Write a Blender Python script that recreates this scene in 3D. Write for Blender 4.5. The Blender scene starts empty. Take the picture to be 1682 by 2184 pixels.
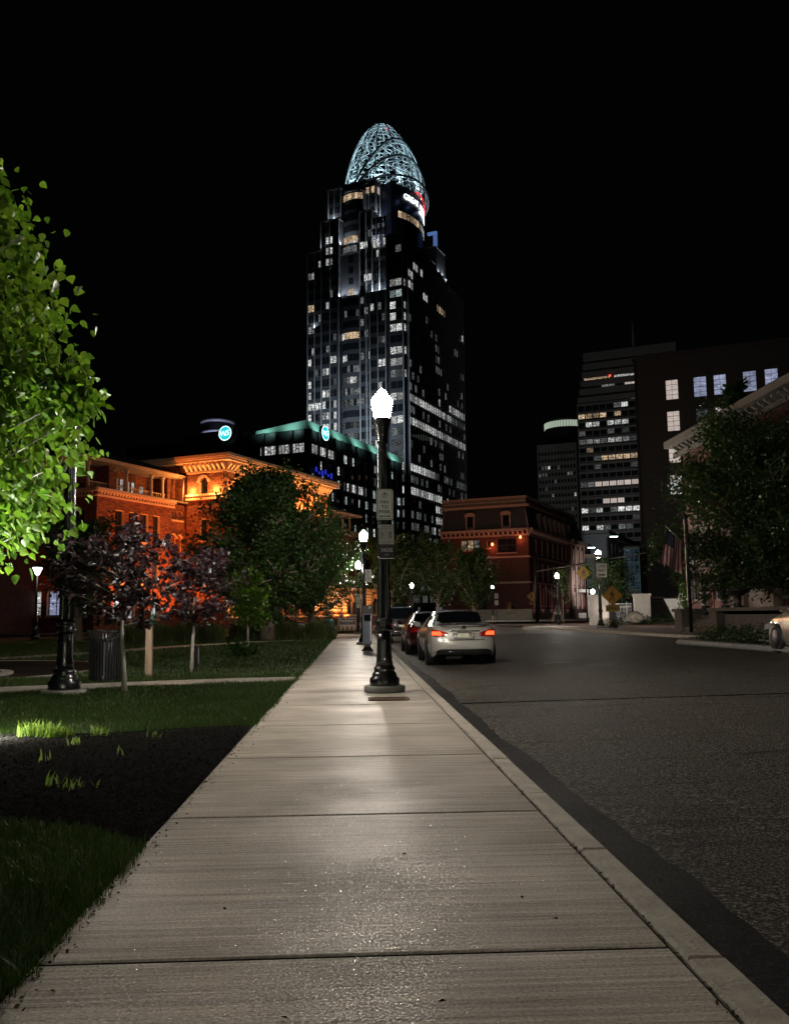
import bpy, bmesh, math, random
import numpy as np
from mathutils import Vector, Matrix
R = math.radians
sc = bpy.context.scene
C = sc.collection
# ---------------------------------------------------------------- camera
yaw, pitch, roll = 0.04624, 0.11632, R(.65)
f = Vector((math.sin(yaw)*math.cos(pitch), math.cos(yaw)*math.cos(pitch), math.sin(pitch)))
rt = Vector((math.cos(yaw), -math.sin(yaw), 0)); up = rt.cross(f)
rr = rt*math.cos(roll)-up*math.sin(roll); uu = up*math.cos(roll)+rt*math.sin(roll)
cam = bpy.data.objects.new('camera', bpy.data.cameras.new('camera')); C.objects.link(cam)
M = Matrix((rr, uu, -f)).transposed().to_4x4(); M.translation = Vector((0, 0, 1.22)); cam.matrix_world = M
cam.data.sensor_width = 36; cam.data.lens = 36*1900/2184; cam.data.clip_start = .05; cam.data.clip_end = 9000
sc.camera = cam
# ---------------------------------------------------------------- night sky, exposure
w = bpy.data.worlds.new('World'); sc.world = w; w.use_nodes = True
bg = w.node_tree.nodes['Background']; bg.inputs[0].default_value = (.55, .62, .8, 1); bg.inputs[1].default_value = .0011
sc.view_settings.view_transform = 'Standard'; sc.view_settings.look = 'None'
sc.view_settings.exposure = 0; sc.view_settings.gamma = 1; sc.view_settings.use_curve_mapping = False
sc.render.engine = 'CYCLES'
cy = sc.cycles
cy.use_denoising = True; cy.max_bounces = 5; cy.diffuse_bounces = 2; cy.glossy_bounces = 3; cy.transmission_bounces = 3; cy.transparent_max_bounces = 4
cy.sample_clamp_indirect = 2; cy.sample_clamp_direct = 0; cy.caustics_reflective = False; cy.caustics_refractive = False; cy.use_light_tree = True
LAMP = 900.           # radiance of a street lamp globe
# ---------------------------------------------------------------- helpers
rng = np.random.default_rng(7); random.seed(7)
def gz(X, Y=0):
    'height of the ground: flat park side, street rising gently to the far kerb'
    if X < 1.35: return 0.
    if X < 13.7: return -.12+.024*(X-1.35)
    return .30+.012*(X-13.7)
class MB:
    def __init__(s): s.v = []; s.f = []; s.m = []; s.s = []
    def add(s, vs, fs, mi=0, sm=False):
        n = len(s.v); s.v += [tuple(v) for v in vs]; s.f += [tuple(i+n for i in q) for q in fs]; s.m += [mi]*len(fs); s.s += [sm]*len(fs); return s
    def box(s, x0, x1, y0, y1, z0, z1, mi=0):
        return s.add([(x0,y0,z0),(x1,y0,z0),(x1,y1,z0),(x0,y1,z0),(x0,y0,z1),(x1,y0,z1),(x1,y1,z1),(x0,y1,z1)],
              [(0,3,2,1),(4,5,6,7),(0,1,5,4),(1,2,6,5),(2,3,7,6),(3,0,4,7)], mi)
    def slab(s, x0, x1, y0, y1, z0, z1, b=.01, mi=0):
        'box with a chamfered top'
        v = [(x0,y0,z0),(x1,y0,z0),(x1,y1,z0),(x0,y1,z0),(x0,y0,z1-b),(x1,y0,z1-b),(x1,y1,z1-b),(x0,y1,z1-b),
             (x0+b,y0+b,z1),(x1-b,y0+b,z1),(x1-b,y1-b,z1),(x0+b,y1-b,z1)]
        q = [(0,3,2,1),(8,9,10,11)]
        for i in range(4):
            j = (i+1) % 4; q += [(i,j,4+j,4+i),(4+i,4+j,8+j,8+i)]
        return s.add(v, q, mi)
    def lathe(s, prof, n=20, c=(0,0,0), mi=0, sm=True, flute=0, caps=True):
        vs = []; fs = []
        for r, z in prof:
            for i in range(n):
                a = 2*math.pi*i/n; q = r*(1-flute*(i % 2)); vs.append((c[0]+q*math.cos(a), c[1]+q*math.sin(a), c[2]+z))
        for k in range(len(prof)-1):
            for i in range(n):
                j = (i+1) % n; fs.append((k*n+i, k*n+j, (k+1)*n+j, (k+1)*n+i))
        if caps: fs += [tuple(range(n-1, -1, -1)), tuple((len(prof)-1)*n+i for i in range(n))]
        return s.add(vs, fs, mi, sm)
    def tube(s, pts, rad, n=6, mi=0, sm=True):
        pts = [Vector(p) for p in pts]; m = len(pts)
        rad = [rad]*m if not hasattr(rad, '__len__') else rad
        vs = []; fs = []; prev = None
        for k in range(m):
            d = (pts[min(k+1, m-1)]-pts[max(k-1, 0)]);
            if d.length < 1e-9: d = Vector((0,0,1))
            d.normalize()
            a = prev if prev is not None else (Vector((1,0,0)) if abs(d.x) < .8 else Vector((0,1,0)))
            a = (a-d*a.dot(d)).normalized(); prev = a; b = d.cross(a)
            for i in range(n):
                t = 2*math.pi*i/n; vs.append(pts[k]+(a*math.cos(t)+b*math.sin(t))*rad[k])
        for k in range(m-1):
            for i in range(n):
                j = (i+1) % n; fs.append((k*n+i, k*n+j, (k+1)*n+j, (k+1)*n+i))
        fs += [tuple(range(n-1, -1, -1)), tuple((m-1)*n+i for i in range(n))]
        return s.add(vs, fs, mi, sm)
    def prism(s, poly, fn, t0, t1, mi=0):
        'polygon (a,b) extruded from t0 to t1; fn(a,b,t) gives the point'
        n = len(poly); vs = [fn(a, b, t0) for a, b in poly]+[fn(a, b, t1) for a, b in poly]
        fs = [tuple(range(n)), tuple(range(2*n-1, n-1, -1))]+[(i, n+i, n+(i+1) % n, (i+1) % n) for i in range(n)]
        return s.add(vs, fs, mi)
    def build(s, name, mats, parent=None, loc=(0,0,0), rot=(0,0,0), kind=None):
        me = bpy.data.meshes.new(name); me.from_pydata(s.v, [], s.f)
        for m in (mats if isinstance(mats, (list, tuple)) else [mats]): me.materials.append(m)
        me.polygons.foreach_set('material_index', s.m); me.polygons.foreach_set('use_smooth', s.s)
        bm = bmesh.new(); bm.from_mesh(me); bmesh.ops.recalc_face_normals(bm, faces=bm.faces) if len(s.f) < 60000 else None
        bm.to_mesh(me); bm.free(); me.update()
        return link(name, me, parent, loc, rot, kind)
XZ = lambda a, b, t: (a, t, b)
YZ = lambda a, b, t: (t, a, b)
XY = lambda a, b, t: (a, b, t)
def link(name, data, parent=None, loc=(0,0,0), rot=(0,0,0), kind=None):
    o = bpy.data.objects.new(name, data); C.objects.link(o); o.location = loc; o.rotation_euler = rot
    if parent: o.parent = parent
    if kind: o['kind'] = kind
    return o
def tag(o, label, cat, group=None, kind=None):
    o['label'] = label; o['category'] = cat
    if group: o['group'] = group
    if kind: o['kind'] = kind
    return o
def thing(name, label, cat, loc=(0,0,0), rz=0, group=None):
    return tag(link(name, None, None, loc, (0,0,rz)), label, cat, group)
def copy_tree(o, parent=None):
    c = o.copy(); C.objects.link(c); c.parent = parent
    if parent: c.matrix_parent_inverse = o.matrix_parent_inverse.copy()
    for ch in list(o.children): copy_tree(ch, c)
    return c
def fastmesh(name, V, Fs, mats, parent=None, kind=None, mi=None, smooth=False):
    'V (n,3) array, Fs list of (m,k) int arrays'
    me = bpy.data.meshes.new(name); me.vertices.add(len(V)); me.vertices.foreach_set('co', np.ascontiguousarray(V, np.float32).ravel())
    loops = np.concatenate([q.ravel() for q in Fs]); tot = np.concatenate([np.full(len(q), q.shape[1]) for q in Fs])
    me.loops.add(len(loops)); me.loops.foreach_set('vertex_index', loops.astype(np.int32))
    me.polygons.add(len(tot)); me.polygons.foreach_set('loop_start', np.concatenate([[0], np.cumsum(tot)[:-1]]).astype(np.int32))
    me.update(calc_edges=True)
    if smooth: me.polygons.foreach_set('use_smooth', np.ones(len(tot), bool))
    for m in (mats if isinstance(mats, (list, tuple)) else [mats]): me.materials.append(m)
    if mi is not None: me.polygons.foreach_set('material_index', mi.astype(np.int32))
    return link(name, me, parent, kind=kind)
# ---------------------------------------------------------------- materials
def nt(name):
    m = bpy.data.materials.new(name); m.use_nodes = True; t = m.node_tree; t.nodes.clear()
    o = t.nodes.new('ShaderNodeOutputMaterial'); return m, t, o
def N(t, typ, **k):
    n = t.nodes.new(typ)
    for a, v in k.items():
        if a[0] == 'i' and a[1:].isdigit(): n.inputs[int(a[1:])].default_value = v
        else: setattr(n, a, v)
    return n
def L(t, a, b): t.links.new(a, b)
def ramp(t, fac, stops):
    n = N(t, 'ShaderNodeValToRGB'); L(t, fac, n.inputs[0]); e = n.color_ramp.elements
    while len(e) < len(stops): e.new(.5)
    for q, (p, c) in zip(e, stops):
        q.position = p; q.color = (*c, 1) if hasattr(c, '__len__') else (c, c, c, 1)
    return n
def mat(name, col, rough=.6, metal=0, var=.25, scale=4., bump=0., bscale=None, spec=.5, coat=0., stretch=(1,1,1), wear=None):
    m, t, o = nt(name); p = N(t, 'ShaderNodeBsdfPrincipled'); L(t, p.outputs[0], o.inputs[0])
    p.inputs['Roughness'].default_value = rough; p.inputs['Metallic'].default_value = metal
    p.inputs['Specular IOR Level'].default_value = spec; p.inputs['Coat Weight'].default_value = coat; p.inputs['Coat Roughness'].default_value = .04
    tc = N(t, 'ShaderNodeTexCoord'); mp = N(t, 'ShaderNodeMapping'); L(t, tc.outputs['Object'], mp.inputs[0]); mp.inputs['Scale'].default_value = stretch
    nz = N(t, 'ShaderNodeTexNoise'); L(t, mp.outputs[0], nz.inputs[0]); nz.inputs['Scale'].default_value = scale; nz.inputs['Detail'].default_value = 6; nz.inputs['Roughness'].default_value = .65
    lo = tuple(c*(1-var) for c in col); hi = tuple(min(1, c*(1+var)) for c in col)
    r = ramp(t, nz.outputs[0], [(.3, lo), (.7, hi)]); L(t, r.outputs[0], p.inputs['Base Color'])
    rm = N(t, 'ShaderNodeMapRange'); L(t, nz.outputs[0], rm.inputs[0]); rm.inputs[1].default_value = .3; rm.inputs[2].default_value = .7
    rm.inputs[3].default_value = max(.02, rough*.85); rm.inputs[4].default_value = min(1, rough*1.15); L(t, rm.outputs[0], p.inputs['Roughness'])
    if bump:
        n2 = N(t, 'ShaderNodeTexNoise'); L(t, mp.outputs[0], n2.inputs[0]); n2.inputs['Scale'].default_value = bscale or scale*6; n2.inputs['Detail'].default_value = 5
        b = N(t, 'ShaderNodeBump'); L(t, n2.outputs[0], b.inputs['Height']); b.inputs['Strength'].default_value = min(1, bump); b.inputs['Distance'].default_value = .02*max(1, bump)
        L(t, b.outputs[0], p.inputs['Normal'])
    return m
def emit(name, col, s, sample=True):
    m, t, o = nt(name); e = N(t, 'ShaderNodeEmission'); e.inputs[0].default_value = (*col, 1); e.inputs[1].default_value = s; L(t, e.outputs[0], o.inputs[0])
    m.cycles.emission_sampling = 'AUTO' if sample else 'NONE'; return m
def office(name, col, s, contrast=1., soft=0.):
    'lit office behind glass: ceiling fittings, furniture and walls, different in every room'
    m, t, o = nt(name); tc = N(t, 'ShaderNodeTexCoord'); oi = N(t, 'ShaderNodeObjectInfo')
    mp = N(t, 'ShaderNodeMapping'); L(t, tc.outputs['Object'], mp.inputs[0]); mp.inputs['Scale'].default_value = (.9, 1, 2.2)
    ad = N(t, 'ShaderNodeVectorMath', operation='ADD'); L(t, mp.outputs[0], ad.inputs[0]); sc_ = N(t, 'ShaderNodeVectorMath', operation='SCALE')
    L(t, oi.outputs['Location'], sc_.inputs[0]); sc_.inputs['Scale'].default_value = 3.7; L(t, sc_.outputs[0], ad.inputs[1])
    nz = N(t, 'ShaderNodeTexNoise'); L(t, ad.outputs[0], nz.inputs[0]); nz.inputs['Scale'].default_value = 1.1; nz.inputs['Detail'].default_value = 3
    vo = N(t, 'ShaderNodeTexVoronoi', feature='F1', distance='CHEBYCHEV'); L(t, ad.outputs[0], vo.inputs[0]); vo.inputs['Scale'].default_value = 1.3
    r1 = ramp(t, nz.outputs[0], [(.35, .12+.7*soft), (.65, 1.)]); r2 = ramp(t, vo.outputs['Distance'], [(.1, 2.2-1.1*soft), (.3, .75+.15*soft)])
    mx = N(t, 'ShaderNodeMath', operation='MULTIPLY'); L(t, r1.outputs[0], mx.inputs[0]); L(t, r2.outputs[0], mx.inputs[1])
    rb = N(t, 'ShaderNodeMapRange'); L(t, oi.outputs['Random'], rb.inputs[0]); rb.inputs[3].default_value = s*(1-.75*contrast); rb.inputs[4].default_value = s*(1+.3*contrast)
    m2 = N(t, 'ShaderNodeMath', operation='MULTIPLY'); L(t, mx.outputs[0], m2.inputs[0]); L(t, rb.outputs[0], m2.inputs[1])
    e = N(t, 'ShaderNodeEmission'); e.inputs[0].default_value = (*col, 1); L(t, m2.outputs[0], e.inputs[1])
    g = N(t, 'ShaderNodeBsdfGlossy'); g.inputs[0].default_value = (.05,.05,.05,1); g.inputs[1].default_value = .05
    a = N(t, 'ShaderNodeAddShader'); L(t, e.outputs[0], a.inputs[0]); L(t, g.outputs[0], a.inputs[1]); L(t, a.outputs[0], o.inputs[0])
    m.cycles.emission_sampling = 'NONE'; return m
def leafmat(name, cols, trans=.5, rough=.45, gloss=.5):
    m, t, o = nt(name); ge = N(t, 'ShaderNodeNewGeometry')
    r = ramp(t, ge.outputs['Random Per Island'], [(i/(len(cols)-1), c) for i, c in enumerate(cols)])
    p = N(t, 'ShaderNodeBsdfPrincipled'); L(t, r.outputs[0], p.inputs['Base Color']); p.inputs['Roughness'].default_value = rough; p.inputs['Specular IOR Level'].default_value = gloss
    tr = N(t, 'ShaderNodeBsdfTranslucent'); hs = N(t, 'ShaderNodeHueSaturation'); L(t, r.outputs[0], hs.inputs['Color']); hs.inputs['Value'].default_value = 1.35; hs.inputs['Saturation'].default_value = 1.05; hs.inputs['Hue'].default_value = .5
    L(t, hs.outputs[0], tr.inputs[0]); mx = N(t, 'ShaderNodeMixShader', i0=trans); L(t, p.outputs[0], mx.inputs[1]); L(t, tr.outputs[0], mx.inputs[2]); L(t, mx.outputs[0], o.inputs[0]); return m
def brickmat(name, c1, c2, mortar, scale=1., rough=.85, uplane='x', rubble=.35):
    'brick courses in object space; uplane chooses the horizontal axis'
    m, t, o = nt(name); p = N(t, 'ShaderNodeBsdfPrincipled'); L(t, p.outputs[0], o.inputs[0]); p.inputs['Roughness'].default_value = rough
    tc = N(t, 'ShaderNodeTexCoord'); sp = N(t, 'ShaderNodeSeparateXYZ'); L(t, tc.outputs['Object'], sp.inputs[0])
    ad = N(t, 'ShaderNodeMath', operation='ADD'); L(t, sp.outputs[0], ad.inputs[0]); L(t, sp.outputs[1], ad.inputs[1])
    cb = N(t, 'ShaderNodeCombineXYZ'); L(t, ad.outputs[0], cb.inputs[0]); L(t, sp.outputs[2], cb.inputs[1])
    nz = N(t, 'ShaderNodeTexNoise'); nz.inputs['Scale'].default_value = 2.; L(t, tc.outputs['Object'], nz.inputs[0])
    br = N(t, 'ShaderNodeTexBrick'); L(t, cb.outputs[0], br.inputs[0]); br.inputs['Scale'].default_value = 1/scale
    br.inputs['Color1'].default_value = (*c1, 1); br.inputs['Color2'].default_value = (*c2, 1); br.inputs['Mortar'].default_value = (*mortar, 1)
    br.inputs['Mortar Size'].default_value = .012; br.inputs['Brick Width'].default_value = .42; br.inputs['Row Height'].default_value = .16; br.inputs['Bias'].default_value = -.1
    mx = N(t, 'ShaderNodeMixRGB', blend_type='MULTIPLY', i0=.7); r = ramp(t, nz.outputs[0], [(.3, .6), (.7, 1.15)]); L(t, br.outputs[0], mx.inputs[1]); L(t, r.outputs[0], mx.inputs[2]); L(t, mx.outputs[0], p.inputs['Base Color'])
    n2 = N(t, 'ShaderNodeTexNoise'); n2.inputs['Scale'].default_value = 5; n2.inputs['Detail'].default_value = 4; L(t, cb.outputs[0], n2.inputs[0])
    m3 = N(t, 'ShaderNodeMath', operation='MULTIPLY_ADD'); L(t, n2.outputs[0], m3.inputs[0]); m3.inputs[1].default_value = rubble*4; L(t, br.outputs['Fac'], m3.inputs[2])
    b = N(t, 'ShaderNodeBump', invert=True); b.inputs['Strength'].default_value = .8; b.inputs['Distance'].default_value = .06; L(t, m3.outputs[0], b.inputs['Height']); L(t, b.outputs[0], p.inputs['Normal'])
    return m
def glassmat(name, col=(.01,.012,.015), rough=.04):
    m, t, o = nt(name); p = N(t, 'ShaderNodeBsdfPrincipled'); L(t, p.outputs[0], o.inputs[0]); p.inputs['Base Color'].default_value = (*col, 1); p.inputs['Roughness'].default_value = rough
    nz = N(t, 'ShaderNodeTexNoise'); nz.inputs['Scale'].default_value = .6; b = N(t, 'ShaderNodeBump'); b.inputs['Strength'].default_value = .08; L(t, nz.outputs[0], b.inputs['Height']); L(t, b.outputs[0], p.inputs['Normal']); return m
black = mat('black_cast_iron', (.012,.013,.015), .22, 0, .3, 14, .15, spec=.6, coat=.3)
blackm = mat('black_steel', (.012,.012,.013), .4, 0, .3, 9)
conc = mat('concrete', (.33,.31,.28), .8, 0, .22, 3, .4, 60)
concd = mat('grey_concrete', (.24,.235,.22), .85, 0, .25, 4, .4, 60)
glow = emit('lamp_globe_glass', (1., .91, .79), LAMP)
stone = mat('pale_stone', (.42,.38,.32), .8, 0, .2, 2, .3)
dark = mat('dark_roof', (.03,.03,.032), .7, 0, .3, 1.)
dglass = glassmat('dark_glass'); 
white = mat('white_paint', (.75,.74,.72), .5, 0, .06, 3)
alu = mat('bare_aluminium', (.55,.56,.57), .35, .9, .12, 12)
chrome = mat('chrome', (.8,.8,.82), .12, 1, .05, 6)
bark = mat('bark', (.12,.095,.07), .9, 0, .4, 12, .8, 40, stretch=(1,1,.3))
barkp = mat('pale_bark', (.3,.28,.25), .85, 0, .35, 14, .6, 50, stretch=(1,1,.3))
def text(s, size, m, parent, loc, rot=(R(90),0,0), ext=.002, name='lettering', align='CENTER', xs=1., bold=0.):
    cu = bpy.data.curves.new('t', 'FONT'); cu.body = s; cu.size = size; cu.extrude = ext; cu.align_x = align; cu.align_y = 'CENTER'; cu.resolution_u = 3; cu.offset = bold
    o = bpy.data.objects.new('t', cu); C.objects.link(o); dg = bpy.context.evaluated_depsgraph_get(); dg.update()
    me = bpy.data.meshes.new_from_object(o.evaluated_get(dg)); bpy.data.objects.remove(o); me.name = name; me.materials.clear(); me.materials.append(m)
    q = link(name, me, parent, loc, rot); q.scale = (xs, 1, 1); return q
def spot(loc, to, power, col, ang=70, blend=.6, rad=.08, parent=None):
    d = bpy.data.lights.new('flood_or_fill_beam', 'SPOT'); d.energy = power; d.color = col; d.spot_size = R(ang); d.spot_blend = blend; d.shadow_soft_size = rad
    o = bpy.data.objects.new('flood_or_fill_beam', d); C.objects.link(o); o.location = loc
    o.rotation_euler = (Vector(to)-Vector(loc)).to_track_quat('-Z', 'Y').to_euler()
    if parent: o.parent = parent
    return o
def point(loc, power, col, rad=.1, parent=None):
    d = bpy.data.lights.new('wall_or_fill_light', 'POINT'); d.energy = power; d.color = col; d.shadow_soft_size = rad
    o = bpy.data.objects.new('wall_or_fill_light', d); C.objects.link(o); o.location = loc
    if parent: o.parent = parent
    return o
# ---------------------------------------------------------------- ground, street, pavement
def sidewalk_mat(name, base, sparkle=True):
    m, t, o = nt(name); p = N(t, 'ShaderNodeBsdfPrincipled'); L(t, p.outputs[0], o.inputs[0])
    tc = N(t, 'ShaderNodeTexCoord'); g = N(t, 'ShaderNodeNewGeometry')
    mp = N(t, 'ShaderNodeMapping'); L(t, g.outputs['Position'], mp.inputs[0]); mp.inputs['Scale'].default_value = (.55, 42., 1)
    br = N(t, 'ShaderNodeTexNoise'); L(t, mp.outputs[0], br.inputs[0]); br.inputs['Scale'].default_value = 1.; br.inputs['Detail'].default_value = 6; br.inputs['Roughness'].default_value = .82
    big = N(t, 'ShaderNodeTexNoise'); L(t, g.outputs['Position'], big.inputs[0]); big.inputs['Scale'].default_value = 1.3; big.inputs['Detail'].default_value = 6
    fine = N(t, 'ShaderNodeTexNoise'); L(t, g.outputs['Position'], fine.inputs[0]); fine.inputs['Scale'].default_value = 130; fine.inputs['Detail'].default_value = 2
    vs = N(t, 'ShaderNodeTexVoronoi'); L(t, g.outputs['Position'], vs.inputs[0]); vs.inputs['Scale'].default_value = 2.1
    gn = N(t, 'ShaderNodeTexNoise'); L(t, g.outputs['Position'], gn.inputs[0]); gn.inputs['Scale'].default_value = 75; gn.inputs['Detail'].default_value = 3; grit = ramp(t, gn.outputs[0], [(.3, .6), (.55, 1.), (.75, 1.3)])
    c = ramp(t, big.outputs[0], [(.3, tuple(x*.78 for x in base)), (.7, tuple(x*1.12 for x in base))])
    c2 = ramp(t, br.outputs[0], [(.36, .52), (.46, .86), (.53, 1.02), (.64, 1.36)])
    oi = N(t, 'ShaderNodeObjectInfo'); mr = N(t, 'ShaderNodeMapRange'); L(t, oi.outputs['Random'], mr.inputs[0]); mr.inputs[3].default_value = .88; mr.inputs[4].default_value = 1.06
    x1 = N(t, 'ShaderNodeMixRGB', blend_type='MULTIPLY', i0=1.); L(t, c.outputs[0], x1.inputs[1]); L(t, c2.outputs[0], x1.inputs[2])
    x2 = N(t, 'ShaderNodeMixRGB', blend_type='MULTIPLY', i0=1.); L(t, x1.outputs[0], x2.inputs[1]); L(t, mr.outputs[0], x2.inputs[2])
    x3 = N(t, 'ShaderNodeMixRGB', blend_type='MULTIPLY', i0=.8); L(t, x2.outputs[0], x3.inputs[1]); L(t, grit.outputs[0], x3.inputs[2])
    L(t, x3.outputs[0], p.inputs['Base Color'])
    rg = ramp(t, big.outputs[0], [(.35, .46), (.7, .34)]); L(t, rg.outputs[0], p.inputs['Roughness']); sg_ = N(t, 'ShaderNodeTexNoise'); L(t, g.outputs['Position'], sg_.inputs[0]); sg_.inputs['Scale'].default_value = 90; sg_.inputs['Detail'].default_value = 2; sr = ramp(t, sg_.outputs[0], [(.5, 0.), (.62, 1.)]); pm_ = ramp(t, big.outputs[0], [(.35, .35), (.65, 1.)]); ml = N(t, 'ShaderNodeMath', operation='MULTIPLY'); L(t, sr.outputs[0], ml.inputs[0]); L(t, pm_.outputs[0], ml.inputs[1]); sx_ = N(t, 'ShaderNodeSeparateXYZ'); L(t, g.outputs['Position'], sx_.inputs[0]); ma = N(t, 'ShaderNodeMapRange'); L(t, ml.outputs[0], ma.inputs[0]); ma.inputs[3].default_value = .0; ma.inputs[4].default_value = .24; L(t, ma.outputs[0], p.inputs['Specular IOR Level'])
    h = N(t, 'ShaderNodeMath', operation='MULTIPLY_ADD'); L(t, fine.outputs[0], h.inputs[0]); h.inputs[1].default_value = .9; L(t, br.outputs[0], h.inputs[2])
    b = N(t, 'ShaderNodeBump'); b.inputs['Strength'].default_value = .5; b.inputs['Distance'].default_value = .0035; L(t, h.outputs[0], b.inputs['Height']); L(t, b.outputs[0], p.inputs['Normal'])
    return m
def asphalt_mat(name, lo, hi, rough=.62, cracks=True):
    m, t, o = nt(name); p = N(t, 'ShaderNodeBsdfPrincipled'); L(t, p.outputs[0], o.inputs[0]); g = N(t, 'ShaderNodeNewGeometry')
    a = N(t, 'ShaderNodeTexVoronoi'); L(t, g.outputs['Position'], a.inputs[0]); a.inputs['Scale'].default_value = 42
    b1 = N(t, 'ShaderNodeTexNoise'); L(t, g.outputs['Position'], b1.inputs[0]); b1.inputs['Scale'].default_value = .55; b1.inputs['Detail'].default_value = 8; b1.inputs['Roughness'].default_value = .65
    fn = N(t, 'ShaderNodeTexNoise'); L(t, g.outputs['Position'], fn.inputs[0]); fn.inputs['Scale'].default_value = 28; fn.inputs['Detail'].default_value = 4
    c = ramp(t, b1.outputs[0], [(.3, lo), (.7, hi)]); a2 = N(t, 'ShaderNodeTexNoise'); L(t, g.outputs['Position'], a2.inputs[0]); a2.inputs['Scale'].default_value = 50; a2.inputs['Detail'].default_value = 5; a2.inputs['Roughness'].default_value = .8; agg = ramp(t, a2.outputs[0], [(.40, .05), (.48, .5), (.55, 1.6), (.62, 6.)])
    x = N(t, 'ShaderNodeMixRGB', blend_type='MULTIPLY', i0=.9); L(t, c.outputs[0], x.inputs[1]); L(t, agg.outputs[0], x.inputs[2]); last = x
    if cracks:
        wn = N(t, 'ShaderNodeTexNoise'); L(t, g.outputs['Position'], wn.inputs[0]); wn.inputs['Scale'].default_value = 1.6; wn.inputs['Detail'].default_value = 5
        ws = N(t, 'ShaderNodeVectorMath', operation='SCALE'); L(t, wn.outputs['Color'], ws.inputs[0]); ws.inputs['Scale'].default_value = .9
        wa = N(t, 'ShaderNodeVectorMath', operation='ADD'); L(t, g.outputs['Position'], wa.inputs[0]); L(t, ws.outputs[0], wa.inputs[1])
        mp = N(t, 'ShaderNodeMapping'); L(t, wa.outputs[0], mp.inputs[0]); mp.inputs['Scale'].default_value = (.11, .2, 0.)
        cr = N(t, 'ShaderNodeTexVoronoi', feature='DISTANCE_TO_EDGE'); L(t, mp.outputs[0], cr.inputs[0]); cr.inputs['Scale'].default_value = 1.
        cc = ramp(t, cr.outputs['Distance'], [(.0015, .35), (.004, 1.)])
        pt = N(t, 'ShaderNodeTexNoise'); mq = N(t, 'ShaderNodeMapping'); L(t, g.outputs['Position'], mq.inputs[0]); mq.inputs['Scale'].default_value = (.55, 2., 1); L(t, mq.outputs[0], pt.inputs[0]); pt.inputs['Scale'].default_value = 1.3; pt.inputs['Detail'].default_value = 4
        pc = ramp(t, pt.outputs[0], [(.3, .3), (.42, 1.)])
        y1 = N(t, 'ShaderNodeMixRGB', blend_type='MULTIPLY', i0=1.); L(t, x.outputs[0], y1.inputs[1]); L(t, cc.outputs[0], y1.inputs[2])
        y2 = N(t, 'ShaderNodeMixRGB', blend_type='MULTIPLY', i0=.6); L(t, y1.outputs[0], y2.inputs[1]); L(t, pc.outputs[0], y2.inputs[2]); last = y2
    L(t, last.outputs[0], p.inputs['Base Color']); rr_ = ramp(t, b1.outputs[0], [(.3, rough-.12), (.7, rough+.12)]); L(t, rr_.outputs[0], p.inputs['Roughness']); p.inputs['Specular IOR Level'].default_value = .03
    h = N(t, 'ShaderNodeMath', operation='MULTIPLY_ADD'); L(t, a.outputs['Distance'], h.inputs[0]); h.inputs[1].default_value = -.25; L(t, a2.outputs[0], h.inputs[2])
    b = N(t, 'ShaderNodeBump'); b.inputs['Strength'].default_value = 1.; b.inputs['Distance'].default_value = .022; L(t, h.outputs[0], b.inputs['Height']); L(t, b.outputs[0], p.inputs['Normal'])
    return m
soil = mat('lawn_soil', (.022,.03,.012), .95, 0, .5, 3, .6, 30)
asph = asphalt_mat('worn_asphalt', (.052,.049,.044), (.095,.084,.07)); asphn = asphalt_mat('newer_asphalt', (.007,.007,.0065), (.012,.011,.010), .6, False)
walkm = sidewalk_mat('broomed_concrete', (.52,.465,.4))
pathm = sidewalk_mat('path_concrete', (.3,.275,.24))
kerbm = mat('kerb_stone', (.38,.34,.28), .8, 0, .3, 5, .7, 45)
MB().box(-4000, 4000, -600, 6000, -1., -.6).build('ground', mat('dark_earth', (.03,.03,.028), .95, 0, .3, .2), kind='structure')
def sheet(name, xs, ys, zf, m, kind='structure', parent=None):
    X, Y = np.meshgrid(xs, ys); V = np.stack([X, Y, np.vectorize(zf)(X, Y)], -1).reshape(-1, 3); nx, ny = len(xs), len(ys)
    i = np.arange(nx*ny).reshape(ny, nx); F = np.stack([i[:-1,:-1], i[:-1,1:], i[1:,1:], i[1:,:-1]], -1).reshape(-1, 4)
    return fastmesh(name, V, [F], m, parent, kind)
sheet('road', [1.30, 3, 6, 9, 13.75], list(np.linspace(-25, 62.5, 12)), lambda x, y: gz(min(x, 13.6), y) if x > 1.34 else -.1205, asph)
rx = lambda x, y: -.12 if x < 1.35 else (-.12+.024*(min(x, 13.7)-1.35)+.004*max(0, x-13.7))
sheet('cross_street', [-140, -60, -1.2, 1.30, 6, 13.75, 40, 160], [62.5, 70, 80, 120, 170, 240], lambda x, y: rx(x, y)-.002, asph)
# newer strip of asphalt along the gutter, with a ragged edge
ys = np.arange(-6, 62.4, .16); e = 1.64+.02*np.sin(ys*1.7)+.03*np.sin(ys*.43)+rng.normal(0, .012, len(ys))
V = np.concatenate([np.stack([np.full_like(ys, 1.315), ys, np.full_like(ys, -.117)], -1), np.stack([e, ys, -.112+.024*(e-1.35)], -1)]); n = len(ys); i = np.arange(n-1)
fastmesh('gutter_strip', V, [np.stack([i, i+n, i+n+1, i+1], -1)], asphn, kind='structure')
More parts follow.
